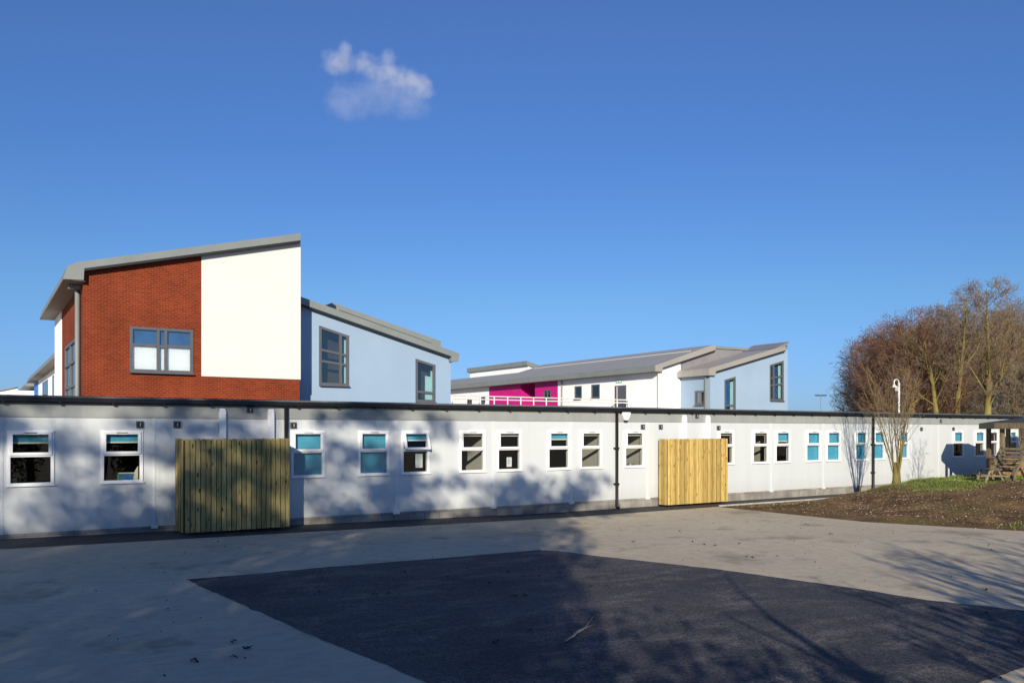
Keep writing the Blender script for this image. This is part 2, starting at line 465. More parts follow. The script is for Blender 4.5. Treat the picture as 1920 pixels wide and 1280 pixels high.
def flakes(fn, count, smin, smax, name, m, label, cat, bright=.35):
    mb = MB(); n = 0
    while n < count:
        r = fn()
        if r is None: continue
        x, y, z = r; s = random.uniform(smin, smax); a = random.uniform(0, 6.28)
        e1 = Vector((math.cos(a), math.sin(a), random.uniform(-.5, .5)))*s
        e2 = Vector((-math.sin(a), math.cos(a), random.uniform(-.5, .5)))*s*random.uniform(.35, .8)
        c = Vector((x, y, z+s*.3)); t = random.random()**2 if random.random() > bright*.3 else 1
        up = Vector((0, 0, s*.3))
        mb.quad(c-e1-e2*.3, c-e2+e1*.2+up, c+e1+e2*.2, c+e2-e1*.3+up, t); n += 1
    return tag(mb.build(name, m, tone=True), label, cat, kind='stuff')
def on_bank():
    x = edge_x(12)+random.random()**1.2*16; y = random.uniform(8, 18.6)
    e = x-edge_x(y)
    if e < .1 or random.random() < grassiness(x, y)*.85 or random.random() > sm(0, 3, e)+.25: return None
    return x, y, bank(x, y)
flakes(on_bank, 17000, .010, .034, 'bark_mulch', 'bark_chip', 'loose bark chips and dead leaves covering the brown bank', 'mulch')
def on_yard():
    x = random.uniform(1, 20); y = random.uniform(4, 18.5)
    if random.random() > .35+.65*(mn.noise(Vector((x*.5, y*.5, 1)))+.4): return None
    if x > edge_x(y)-.05: return None
    return x, y, gz(x)+.005
flakes(on_yard, 480, .008, .026, 'fallen_leaves', 'leaf_litter', 'small dark leaves scattered over the concrete and the asphalt', 'leaves', .1)
def clumps():
    mb = MB()
    spots = [gnd(*p) for p in ((1012, 1082), (840, 1083), (920, 1095), (703, 1116), (728, 1114), (600, 1111), (990, 1185), (930, 1204), (862, 1142), (1050, 1075), (980, 1117), (965, 1118), (878, 1068), (955, 1072), (1110, 1101), (1140, 1101), (1400, 1044), (1412, 1046), (1320, 1021), (1298, 1016), (1275, 996), (1511, 983), (1557, 1002), (1849, 1106), (1850, 1150), (1912, 1203), (1185, 1016), (1384, 1020), (1340, 1023), (440, 1205), (365, 1240), (440, 1232), (466, 1216))]
    for c in spots:
        for k in range(random.randint(4, 8)):
            s = random.uniform(.012, .026); a = random.uniform(0, 6.28)
            p = c+Vector((random.gauss(0, .022), random.gauss(0, .022), random.uniform(.01, .035)))
            e1 = Vector((math.cos(a), math.sin(a), random.uniform(-.8, .8)))*s; e2 = Vector((-math.sin(a), math.cos(a), random.uniform(-.8, .8)))*s*.7
            mb.quad(p-e1, p-e2, p+e1, p+e2, random.random()*.4)
    tag(mb.build('leaf_clumps', 'leaf_litter', tone=True), 'dark crumpled clumps of dead leaves dotted over the yard', 'leaves', kind='stuff')
clumps()
p = gnd(1060, 1203); q = gnd(1098, 1180); r_ = gnd(1112, 1163)
mb = MB().tube([p+Vector((0, 0, .012)), p.lerp(q, .35)+Vector((.02, 0, .022)), p.lerp(q, .7)+Vector((0, .02, .03)), q+Vector((0, 0, .03)), r_+Vector((0, 0, .05))], [.010, .012, .010, .007, .003], 6)
mb.tube([p.lerp(q, .6)+Vector((0, 0, .025)), p.lerp(q, .85)+Vector((.06, -.02, .05)), p.lerp(q, .95)+Vector((.11, -.03, .06))], [.007, .005, .002], 5)
tag(mb.build('twig', 'twig_wood', smooth=True), 'pale broken twig lying on the dark asphalt', 'twig')

# ------------------------------------------------------------------ long white modular building
WY = 20.0
rootM = empty('modular_building', (0, WY, 0), 'long low white modular classroom block with two-pane windows and black gutter', 'building')
XL, XR = -9.0, 41.05
ZB, ZBAND, ZG0, ZG1 = .285, 2.69, 2.99, 3.10
WZ0, WZT, WZ1 = 1.265, 1.895, 2.42
wins = [(12.5, 101.7, 'third'), (188.5, 268, 'third'), (545, 608.5, 'full'), (671, 729.5, 'full'), (752, 805, 'open'), (861, 910, 'creamshort'),
        (931, 978, 'short'), (1026, 1069, 'third'), (1087, 1128.5, 'creamshort'), (1170, 1208, 'short'), (1345, 1376, 'short'), (1410, 1441, 'creamshort'),
        (1453, 1482, 'most'), (1510.5, 1539, 'full'), (1549, 1576, 'full'), (1603, 1625.5, 'full'), (1636.5, 1659, 'full'), (1685, 1704, 'full'),
        (1786, 1806, 'top'), (1826.5, 1846, 'top'), (1853, 1871, 'none'), (1891, 1906, 'top')]
W = []
for a, b, k in wins:
    W.append((at(a, 860, WY).x, at(b, 860, WY).x, k))
XJ = .09   # frame sits in an opening this much smaller than its outer edge
# two windows left of the frame
W = [(-6.6, -5.75, 'third'), (-3.2, -2.35, 'full')]+W
mb = MB(); cur = XL
G = .03
for x0, x1, k in W:
    a, b = x0+G, x1-G
    mb.quad((cur, WY, ZB), (a, WY, ZB), (a, WY, ZBAND), (cur, WY, ZBAND))
    mb.quad((a, WY, ZB), (b, WY, ZB), (b, WY, WZ0+G), (a, WY, WZ0+G))
    mb.quad((a, WY, WZ1-G), (b, WY, WZ1-G), (b, WY, ZBAND), (a, WY, ZBAND))
    z0, z1, y2 = WZ0+G, WZ1-G, WY+.16
    mb.quad((a, WY, z0), (a, y2, z0), (a, y2, z1), (a, WY, z1)); mb.quad((b, y2, z0), (b, WY, z0), (b, WY, z1), (b, y2, z1))
    mb.quad((a, WY, z0), (b, WY, z0), (b, y2, z0), (a, y2, z0)); mb.quad((a, y2, z1), (b, y2, z1), (b, WY, z1), (a, WY, z1))
    cur = b
mb.quad((cur, WY, ZB), (XR, WY, ZB), (XR, WY, ZBAND), (cur, WY, ZBAND))
mb.quad((XR, WY, ZB), (XR, 29, ZB), (XR, 29, ZBAND), (XR, WY, ZBAND)); mb.quad((XL, 29, ZB), (XL, WY, ZB), (XL, WY, ZBAND), (XL, 29, ZBAND))
mb.quad((XL, 29, ZB), (XR, 29, ZB), (XR, 29, ZBAND), (XL, 29, ZBAND))
mb.build('wall', 'white_panel', rootM)
# interior
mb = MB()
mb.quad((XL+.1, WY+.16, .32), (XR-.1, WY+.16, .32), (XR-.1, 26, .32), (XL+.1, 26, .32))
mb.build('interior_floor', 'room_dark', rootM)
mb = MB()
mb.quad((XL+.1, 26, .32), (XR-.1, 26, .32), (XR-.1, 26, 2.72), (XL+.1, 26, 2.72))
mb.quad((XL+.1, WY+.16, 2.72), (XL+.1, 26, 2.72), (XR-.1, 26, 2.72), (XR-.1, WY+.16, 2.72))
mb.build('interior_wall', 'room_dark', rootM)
mb = MB()
for i, dx, dep in ((7, .05, 1.15), (10, .05, 1.5), (11, .05, 1.3), (13, .30, 1.2), (20, .25, 1.6)):
    x = W[i][1]+dx; MB().box(x, x+.1, WY+.17, WY+dep+.3, .33, 2.71).build('partition', 'room_wall', rootM)
for x in (4.2, 14.75+2.4, 24, 29.5, 34.0):
    MB().box(x, x+.1, WY+.6, 25.9, .33, 2.71).build('partition', 'room_wall', rootM)
# band, plinth, roof, gutter
MB().box(XL-.01, XR+.01, WY-.022, WY+.05, ZBAND, ZG1+.02).build('fascia_band', 'grey_band', rootM)
mb = MB(); prev = XL
for x in (-3, 2, 6, 10, 14, 20, 30, XR):
    mb.prism([(prev, WY+.012, gz(prev)-.05), (x, WY+.012, gz(x)-.05), (x, WY+.012, ZB), (prev, WY+.012, ZB)], (0, .1, 0)); prev = x
mb.build('plinth', 'block_plinth', rootM)
MB().prism([(XL-.1, WY-.13, ZG1+.005), (XL-.1, 29.1, ZG1+.19), (XL-.1, 29.1, ZG1+.24), (XL-.1, WY-.13, ZG1+.045)], (XR-XL+.2, 0, 0)).build('roof', 'roof_felt', rootM)
mb = MB()
prof = [(-.145, ZG1), (-.145, ZG0+.03), (-.125, ZG0), (-.055, ZG0), (-.03, ZG0+.03), (-.03, ZG1)]
mb.prism([(XL-.08, WY+y, z) for y, z in prof], (XR-XL+.16, 0, 0))
x = XL+.3
while x < XR:
    mb.box(x, x+.05, WY-.15, WY-.025, ZG0-.022, ZG0+.06); x += 1.02
mb.build('gutter', 'black_plastic', rootM)
for px in (534.5, 1153.5, 1634):
    x = at(px, 850, WY).x; g = gz(x)
    d = MB().tube([(x, WY-.085, ZG0+.02), (x, WY-.085, g+.12), (x, WY-.16, g+.03)], .048, 10).build('downpipe', 'black_plastic', rootM, smooth=True)
    for z in (.75, 1.85): MB().box(x-.075, x+.075, WY-.06, WY-.001, z, z+.05).box(x-.06, x+.06, WY-.14, WY-.04, z+.003, z+.047).build('bracket', 'black_plastic', d)
# white boxed risers that go up over the band
for px in (416, 506.5, 1281, 1325):
    x = at(px, 800, WY).x
    mb = MB().box(x-.075, x+.075, WY-.11, WY-.002, gz(x)+.1, 2.86)
    mb.prism([(x-.075, WY-.11, 2.86), (x+.075, WY-.11, 2.86), (x+.055, WY-.09, 2.93), (x-.055, WY-.09, 2.93)], (0, .08, 0))
    mb.build('riser_duct', 'upvc', rootM, bev=.012)
# joint cover strips
for px in (3, 289.5, 423, 743, 925, 1071, 1214, 1446, 1544, 1709, 1760):
    x = at(px, 850, WY).x; w = .04 if px not in (289.5, 423, 3) else .022
    mb = MB().box(x-w, x+w, WY-.012, WY+.002, ZB, ZBAND-.002)
    if px > 200: mb.box(x-w-.05, x+w+.05, WY-.03, WY+.002, ZB-.05, ZB+.025)
    mb.build('joint_strip', 'panel_strip', rootM)
# wall vents
for px, py in ((262, 795.5), (331.5, 795.5), (468, 768), (549.5, 797), (1204.5, 800), (1238, 800), (1305.5, 780), (1346.5, 802), (1763, 789), (1787, 804), (1727, 804)):
    p = at(px, py, WY); h = .075
    v = MB().box(p.x-h, p.x+h, WY-.045, WY-.001, p.z-h, p.z+h).build('vent', 'vent_grey', rootM, bev=.006)
    mb = MB()
    mb.tube([(p.x, WY-.056, p.z), (p.x, WY-.04, p.z)], .05, 14)
    mb.build('vent_cowl', 'vent_dark', v)
    mb = MB(); mb.box(p.x-.006, p.x+.014, WY-.068, WY-.056, p.z-.035, p.z+.035); mb.build('vent_flap', 'mesh_grey', v)

def ring(mb, x0, x1, z0, z1, w, y0, y1):
    mb.box(x0, x1, y0, y1, z1-w, z1); mb.box(x0, x1, y0, y1, z0, z0+w)
    mb.box(x0, x0+w, y0, y1, z0+w, z1-w); mb.box(x1-w, x1, y0, y1, z0+w, z1-w)
for i, (x0, x1, k) in enumerate(W):
    mb = MB()
    ring(mb, x0, x1, WZ0, WZ1, .065, WY-.028, WY+.07)
    mb.box(x0+.065, x1-.065, WY-.026, WY+.07, WZT-.03, WZT+.03)
    mb.box(x0-.02, x1+.02, WY-.05, WY-.029, WZ0-.012, WZ0+.02)
    w = mb.build('window', 'upvc', rootM, bev=.006)
    mid = (x0+x1)/2
    sx0, sx1, sz0, sz1 = x0+.045, x1-.045, WZT+.005, WZ1-.03
    s = MB(); ring(s, sx0, sx1, sz0, sz1, .06, WY-.06, WY+.01)
    pn = MB().quad((sx0+.06, WY-.02, sz0+.06), (sx1-.06, WY-.02, sz0+.06), (sx1-.06, WY-.02, sz1-.06), (sx0+.06, WY-.02, sz1-.06))
    if k == 'open':
        hinge = Vector((0, WY-.06, sz1))
        m = Matrix.Translation(hinge) @ Matrix.Rotation(R(-17), 4, 'X') @ Matrix.Translation(-hinge)
        s.xform(m); pn.xform(m)
    s.build('sash', 'upvc', w, bev=.006)
    pn.build('pane', 'glass', w)
    MB().quad((x0+.065, WY+.02, WZ0+.065), (x1-.065, WY+.02, WZ0+.065), (x1-.065, WY+.02, WZT-.03), (x0+.065, WY+.02, WZT-.03)).build('pane', 'glass', w)
    MB().box(mid-.11, mid+.11, WY-.072, WY-.061, WZ1-.062, WZ1-.046).build('trickle_vent', 'vent_grey' if k != 'open' else 'upvc', w)
    yb = WY+.10
    bx0, bx1 = x0+.05, x1-.05
    if i < 4 and k == 'third': bx0 = x0+.09
    drop = {'third': 2.17, 'full': WZ0+.04, 'most': 2.05, 'top': 1.93, 'short': 2.285, 'creamshort': 2.29, 'open': 2.17, 'none': None}[k]
    if drop:
        MB().box(bx0, bx1, yb, yb+.006, drop, WZ1-.05).build('blind', 'cream_blind' if k == 'creamshort' else 'teal_blind', w)
        if k != 'full': MB().box(bx0, bx1, yb-.008, yb+.014, drop-.03, drop).build('blind_rail', 'cream_card', w)

# things on the window sills and behind the panes
def sill(i, f): return W[i+2][0]+(W[i+2][1]-W[i+2][0])*f
mb = MB(); x = sill(1, .47)
mb.box(x, x+.30, WY+.22, WY+.40, WZ0+.03, WZ0+.19)
o = mb.build('storage_box', 'box_blue', bev=.01); tag(o, 'blue storage box on the sill behind the second window from the left', 'box')
MB().box(x-.02, x-.004, WY+.2, WY+.42, WZ0+.03, WZ0+.19).build('end_panel', 'box_green', o)
MB().box(x-.01, x+.31, WY+.21, WY+.41, WZ0+.195, WZ0+.215).build('lid', 'cream_card', o)
mb = MB(); x = sill(1, .80)
mb.prism([(x, WY+.2, WZ0+.03), (x+.10, WY+.2, WZ0+.03), (x+.10, WY+.2, WZ0+.36), (x+.03, WY+.2, WZ0+.24)], (0, .02, 0))
tag(mb.build('card', 'cream_card'), 'cream folded card standing beside the blue box on the window sill', 'card')
mb = MB(); x = sill(0, .17)
mb.tube([(x, WY+.22, WZ0+.03), (x, WY+.22, WZ0+.15)], [.04, .05], 12)
tag(mb.build('cup', 'box_green', smooth=True), 'green cup on the sill of the leftmost window', 'cup')
def notice(i, f, z0, z1, wd, label):
    x = sill(i, f)
    o = MB().box(x, x+wd, WY+.026, WY+.030, z0, z1).build('notice', 'notice_paper'); tag(o, label, 'notice')
    mb = MB(); z = z1-.05
    while z > z0+.04:
        mb.box(x+.03, x+wd-.03-random.random()*.06, WY+.0245, WY+.0262, z, z+.007); z -= .03
    mb.build('print', 'ink', o)
notice(4, .52, 1.43, 1.80, .21, 'white notice sheet taped inside the window whose top sash is open')
notice(6, .42, 1.39, 1.66, .17, 'white notice sheet with dark clip in the window right of the sunlit partition')
x = sill(6, .12)
mb = MB().tube([(x+.05, WY+.25, WZ0+.03), (x+.05, WY+.25, WZ0+.16), (x+.05, WY+.25, WZ0+.2)], [.05, .05, .02], 10)
tag(mb.build('jar', 'skin_red', smooth=True), 'reddish brown jar on the sill beside the clipped notice sheet', 'jar')
x0 = sill(9, .16); x1 = sill(9, .7); n = 7
for k in range(n):
    x = x0+(x1-x0)*k/(n-1); h = random.uniform(.05, .11)
    o = MB().tube([(x, WY+.2, WZ0+.03), (x, WY+.2, WZ0+.03+h*.7), (x, WY+.2, WZ0+.03+h)], [.022, .022, .010], 8).build('bottle', ('ink', 'notice_paper', 'vent_grey')[k % 3], smooth=True)
    tag(o, 'small bottle or jar in the row on the window sill right of the black downpipe', 'bottle', 'row of small jars on one sill')

# alarm box on the band
p = at(1170.5, 780, WY)
o = MB().prism([(p.x-.16, WY-.03, p.z+.14), (p.x+.16, WY-.03, p.z+.14), (p.x+.17, WY-.03, p.z+.06), (p.x+.065, WY-.03, p.z-.13), (p.x-.065, WY-.03, p.z-.13), (p.x-.17, WY-.03, p.z+.06)], (0, -.09, 0)).build('alarm_box', 'pole_white', bev=.012)
tag(o, 'white shield-shaped alarm box under the gutter beside the middle black downpipe', 'alarm')
MB().box(p.x-.06, p.x+.06, WY-.115, WY-.035, p.z-.165, p.z-.131).build('strobe', 'dark_trim', o)
mb = MB()
for a, b in (((-.015, .09), (.03, .06)), ((.03, .06), (-.005, .03)), ((-.005, .03), (.03, .0)), ((.03, 0), (.015, -.04)), ((.0, -.06), (.02, -.085))):
    mb.bar((p.x+a[0], WY-.122, p.z+a[1]), (p.x+b[0], WY-.122, p.z+b[1]), .004, .018, up=(0, 1, 0))
mb.build('emblem', 'ink', o)

# ------------------------------------------------------------------ timber screens
def boards(mb, a, b, z0, z1, bw, th, rnd, dz=.005):
    a = Vector(a); b = Vector(b); Ln = (b-a).length; n = max(1, round(Ln/bw)); d = (b-a)/n
    nrm = Vector((d.y, -d.x, 0)).normalized()
    for i in range(n):
        p = a+d*(i+.06); q = a+d*(i+.91); off = nrm*(rnd.uniform(0, .006)+(.012 if i % 2 else 0)); t = th
        zz = z1+rnd.uniform(-dz, dz); pts = [p+off, q+off]
        mb.prism([(pts[0].x, pts[0].y, z0), (pts[1].x, pts[1].y, z0), (pts[1].x, pts[1].y, zz), (pts[0].x, pts[0].y, zz)], -nrm*t, rnd.random())
    k1, k2 = a-nrm*(th+.002), b-nrm*(th+.002)
    return MB().prism([(k1.x, k1.y, z0+.02), (k2.x, k2.y, z0+.02), (k2.x, k2.y, z1-.03), (k1.x, k1.y, z1-.03)], -nrm*.012, 0)  # dark sheet added behind the boards to draw shade in the gaps
rnd = random.Random(4)
xa, xb = at(346.5, 900, 19.0).x, at(543.5, 900, 19.0).x; g = .22
s1 = empty('timber_screen', (xa, 19, g), 'weathered greenish board screen in tree shade, left of the first closed teal blinds', 'screen', 'timber board screens against the white wall')
mb = MB(); bk = boards(mb, (xa, 19, 0), (xb, 19, 0), g-.02, 2.235, .108, .02, rnd); pnl = mb.build('front_panel', 'weathered_pine', s1, tone=True); bk.build('shade_backing', 'gap_shade', pnl)
mb = MB(); bk = boards(mb, (xa-.03, 19.85, 0), (xa-.03, 19.02, 0), g-.02, 2.235, .105, .02, rnd); pnl = mb.build('side_panel', 'weathered_pine', s1, tone=True); bk.build('shade_backing', 'gap_shade', pnl)
mb = MB(); bk = boards(mb, (xb, 19.05, 0), (xb, 19.85, 0), g-.02, 2.235, .105, .02, rnd); pnl = mb.build('side_panel', 'weathered_pine', s1, tone=True); bk.build('shade_backing', 'gap_shade', pnl)
for z in (.5, 1.2, 1.95): MB().box(xa+.03, xb-.03, 19.045, 19.085, z, z+.09).build('rail', 'weathered_pine', s1)
xa, xb = at(1252, 900, 19.5).x, at(1364, 900, 19.5).x; g = .07
s2 = empty('timber_screen', (xa, 19.5, g), 'fresh yellow pine board screen in full sun, between the alarm box and the brown bank', 'screen', 'timber board screens against the white wall')
mb = MB(); bk = boards(mb, (xa, 19.5, 0), (xb, 19.5, 0), g, 2.155, .105, .02, rnd); pnl = mb.build('front_panel', 'fresh_pine', s2, tone=True); bk.build('shade_backing', 'gap_shade', pnl)
mb = MB(); bk = boards(mb, (xa-.03, 19.88, 0), (xa-.03, 19.52, 0), g, 2.155, .105, .02, rnd); pnl = mb.build('side_panel', 'fresh_pine', s2, tone=True); bk.build('shade_backing', 'gap_shade', pnl)
mb = MB(); bk = boards(mb, (xb, 19.55, 0), (xb, 19.88, 0), g, 2.155, .105, .02, rnd); pnl = mb.build('side_panel', 'fresh_pine', s2, tone=True); bk.build('shade_backing', 'gap_shade', pnl)
for z in (.4, 1.1, 1.85): MB().box(xa+.03, xb-.03, 19.545, 19.585, z, z+.09).build('rail', 'fresh_pine', s2)

# ------------------------------------------------------------------ helpers for the far buildings
def dark_window(root, plane, v, c0, outline, rows, cols, fw=.09, m='frame_grey', gl='solar_glass', blinds=(), sill_=True, back='room_dark', backdepth=.9):
    """outline: 4 corners TL,TR,BR,BL on the wall plane; rows/cols: fractional positions of bars; plane 'Y' or 'X'"""
    TL, TR, BR, BL = outline
    nrm = Vector((0, -1, 0)) if plane == 'Y' else Vector((-1, 0, 0))
    def P(a, b): return (BL.lerp(BR, a)).lerp(TL.lerp(TR, a), b)
    mb = MB()
    def member(a, b, w): mb.bar(a-nrm*.03, b-nrm*.03, .12 if abs((b-a).normalized().z) > .9 else .112, w, up=(b-a).cross(nrm))
    wd = (TR-TL).length; ht = (TL-BL).length
    e = fw/2; ex = e/wd; ez = e/ht
    member(P(0, ez), P(1, ez), fw); member(P(0, 1-ez), P(1, 1-ez), fw)
    member(P(ex, 0), P(ex, 1), fw); member(P(1-ex, 0), P(1-ex, 1), fw)
    for r, a, b in rows: member(P(a, r), P(b, r), fw*.9)
    for c, a, b in cols: member(P(c, a), P(c, b), fw*.9)
    w = mb.build('window', m, root)
    pn = MB(); pn.poly([p-nrm*.04 for p in (BL, BR, TR, TL)]); pn.build('pane', gl, w)
    if sill_:
        mb = MB(); mb.bar(BL+nrm*.07+Vector((0, 0, -.03)), BR+nrm*.07+Vector((0, 0, -.03)), .2, .045, up=(0, 0, 1)); mb.build('sill', m, w)
    mb = MB()
    rec = -nrm*backdepth
    mb.poly([p+rec for p in (BL, BR, TR, TL)])
    for a, b in ((BL, BR), (BR, TR), (TR, TL), (TL, BL)): mb.poly([a-nrm*.05, b-nrm*.05, b+rec, a+rec])
    mb.build('recess', back, w)
    for (a0, a1, b0, b1, bm) in blinds:
        d = -nrm*.09
        mb = MB().poly([P(a0, b0)+d, P(a1, b0)+d, P(a1, b1)+d, P(a0, b1)+d]); mb.build('blind', bm, w)  # real blinds, painted sky reflections and strips imitating sunlit reveals
    return w
def wall_with_holes(mb, outer, holes, off, mapper=None):
    """outer polygon and hole quads lie in one plane; fills with bridge faces by bmesh"""
    import bmesh
    bm = bmesh.new()
    edges = []
    for loop in [outer]+holes:
        vs = [bm.verts.new(p) for p in loop]
        for i in range(len(vs)): edges.append(bm.edges.new((vs[i], vs[(i+1) % len(vs)])))
    bmesh.ops.triangle_fill(bm, use_beauty=True, use_dissolve=False, edges=edges)
    bm.verts.index_update(); b = len(mb.v)
    mb.v += [tuple(v.co) for v in bm.verts]
    for f in bm.faces:
        mb.f.append(tuple(b+v.index for v in f.verts)); mb.t.append(.5)
    bm.free(); return mb

# ------------------------------------------------------------------ brick building
BY = 36.0
cFL = at(156, 700, BY).x; cFR = at(562, 700, BY).x
rootB = empty('brick_building', (cFL, BY, 0), 'tall red brick building with cream render panel and grey mono-pitch roof', 'building')
SX = cFL; SYw = SX/0.0786; SYe = SX/0.0725
zl = at(157, 508, BY).z; zr = at(562, 455, BY).z
win = [at(243, 611, BY), at(362, 618.5, BY), at(362, 699.5, BY), at(243, 697.5, BY)]
ctop, cbot = (win[0].z+win[1].z)/2, (win[2].z+win[3].z)/2
win = [Vector((win[0].x, BY, ctop)), Vector((win[2].x, BY, ctop)), Vector((win[2].x, BY, cbot)), Vector((win[0].x, BY, cbot))]
xp = at(377.5, 600, BY).x; zpb = (at(379, 705.5, BY).z+at(562, 711, BY).z)/2
zat = lambda x: zl+(zr-zl)*(x-cFL)/(cFR-cFL)
mb = MB()
wall_with_holes(mb, [Vector((cFL, BY, -.1)), Vector((cFR, BY, -.1)), Vector((cFR, BY, zr)), Vector((cFL, BY, zl))], [win], None)
sw = [atx(142, 634, SX), atx(120, 652, SX)]
swz = sw[0].z
yA, yB = SX/.0918, SX/.0818
side_win = [Vector((SX, yB, swz)), Vector((SX, yA, swz)), Vector((SX, yA, 1.2)), Vector((SX, yB, 1.2))]
wall_with_holes(mb, [Vector((SX, SYw, -.1)), Vector((SX, BY, -.1)), Vector((SX, BY, zl)), Vector((SX, SYw, zl))], [side_win], None)
mb.quad((cFR, BY, -.1), (cFR, SYe, -.1), (cFR, SYe, zr), (cFR, BY, zr)); mb.quad((SX, SYe, -.1), (cFR, SYe, -.1), (cFR, SYe, zr), (SX, SYe, zl))
mb.build('wall', 'brick', rootB)
MB().box(SX-.03, SX+.3, SYw, SYe, -.1, zl-.05).build('side_render', 'white_render', rootB)
MB().prism([(xp, BY-.035, zpb), (cFR+.03, BY-.035, zpb), (cFR+.03, BY-.035, zr-.02), (xp, BY-.035, zat(xp)-.02)], (0, .06, 0)).build('render_panel', 'cream_render', rootB)
mb = MB(); mb.box(cFR+.002, cFR+.03, BY+.03, SYe, zpb, zr-.05); mb.build('return_render', 'white_render', rootB)
ry = BY-.30
prof = [at(126, 499, ry), at(145, 491, ry), at(563.5, 437, ry), at(563.5, 450.5, ry), at(158, 503, ry), at(157, 525, ry), at(118.5, 523, ry)]
ZB2 = SYe+.3-ry
roofB = MB().prism(prof, (0, ZB2, 0)).build('roof', 'zinc', rootB)
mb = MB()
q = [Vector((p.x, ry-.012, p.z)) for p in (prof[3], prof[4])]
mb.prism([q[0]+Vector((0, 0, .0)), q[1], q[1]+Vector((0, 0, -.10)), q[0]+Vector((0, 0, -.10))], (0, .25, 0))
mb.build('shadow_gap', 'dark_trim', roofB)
ex0, ex1 = prof[6].x, SX
mb = MB().box(ex0+.04, ex1+.05, ry+.05, SYe+.25, prof[6].z-.012, prof[6].z-.002); mb.build('soffit', 'soffit', roofB)
dark_window(rootB, 'Y', 0, 0, win, [(.60, 0, .44), (.60, .56, 1), (.585, .44, .56)], [(.44, 0, 1), (.56, 0, 1)], .11, blinds=((.02, .43, .02, .58, 'white_render'), (.45, .55, .02, .57, 'white_render'), (.57, .98, .02, .58, 'white_render'), (.02, .43, .62, .98, 'sky_reflection_paint'), (.45, .55, .60, .98, 'sky_reflection_paint'), (.57, .98, .62, .98, 'sky_reflection_paint')))
dark_window(rootB, 'X', 0, 0, side_win, [(.12, 0, 1), (.38, 0, 1), (.62, 0, 1), (.82, 0, 1)], [(.5, 0, 1)], .11)
yp = SX/.0966
mb = MB().tube([(SX-.13, yp, zl-.5), (SX-.13, yp, .1)], .09, 10); d = mb.build('downpipe', 'zinc', rootB, smooth=True)
MB().box(SX-.45, SX-.02, yp-.12, yp+.12, zl-.62, zl-.48).build('hopper', 'zinc', d)

# ------------------------------------------------------------------ pale blue building in the middle
CY = 37.5
x0 = cFR-.5; x1 = at(845, 700, CY).x
za = at(583, 577, CY); zb_ = at(845, 668.5, CY)
slope = (zb_.z-za.z)/(zb_.x-za.x)
zx = lambda x: za.z+slope*(x-za.x)
rootC = empty('blue_building', (x1, CY, 0), 'pale blue rendered block with sloping grey roof joined to the brick building', 'building')
w1 = [at(598.1, 610.1, CY), at(654, 629.7, CY), at(655, 723, CY), at(599, 721.8, CY)]
w1[2].z = w1[3].z = (w1[2].z+w1[3].z)/2; w1[2].x = w1[1].x; w1[3].x = w1[0].x
w2 = [at(779, 672.3, CY), at(816, 684.3, CY), at(817, 754, CY), at(780, 752.5, CY)]
w2[2].z = w2[3].z = (w2[2].z+w2[3].z)/2; w2[2].x = w2[1].x; w2[3].x = w2[0].x
mb = MB()
wall_with_holes(mb, [Vector((x0, CY, -.1)), Vector((x1, CY, -.1)), Vector((x1, CY, zx(x1)+.05)), Vector((x0, CY, zx(x0)+.05))], [w1, w2], None)
mb.quad((x1, CY, -.1), (x1, CY+14, -.1), (x1, CY+14, zx(x1)), (x1, CY, zx(x1)))
mb.build('wall', 'blue_render', rootC)
ry = CY-.3
A = at(561, 555, ry); B = at(861.5, 662.3, ry); Cc = at(859.8, 677, ry); D = at(846.5, 677.5, ry); E = at(845.5, 668, ry)
sl = (B.z-A.z)/(B.x-A.x)
A2 = Vector((x0, ry, A.z+sl*(x0-A.x))); E2 = Vector((x0, ry, E.z+slope*(x0-E.x)))
roofC = MB().prism([A2, B, Cc, D, E, E2], (0, 14.3, 0)).build('roof', 'zinc', rootC)
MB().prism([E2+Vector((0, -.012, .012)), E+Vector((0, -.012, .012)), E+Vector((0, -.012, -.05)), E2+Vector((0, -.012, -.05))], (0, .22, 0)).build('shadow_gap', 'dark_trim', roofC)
uy = 41.2
up = [at(585, 584, uy), at(624, 567, uy), at(827, 639.3, uy), at(827, 655, uy), at(640, 600, uy), at(585, 600, uy)]
MB().prism(up, (0, 8, 0)).build('upper_roof', 'zinc', rootC)
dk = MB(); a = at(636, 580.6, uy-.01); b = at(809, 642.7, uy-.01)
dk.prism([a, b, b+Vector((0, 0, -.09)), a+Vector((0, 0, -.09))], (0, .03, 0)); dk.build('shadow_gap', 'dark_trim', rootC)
MB().tube([(D.x-.12, CY+.2, D.z+.02), (D.x-.12, CY+.2, .1)], .07, 8).build('downpipe', 'dark_trim', rootC)
dark_window(rootC, 'Y', 0, 0, w1, [(.60, 0, 1), (.41, 0, 1)], [(.72, 0, 1)], .12, blinds=((.86, .93, .04, .9, 'pale_teal'),))
dark_window(rootC, 'Y', 0, 0, w2, [(.24, 0, 1)], [], .12, blinds=((.52, .92, .05, .66, 'pale_teal'), (.80, .92, .66, .82, 'pale_teal')))

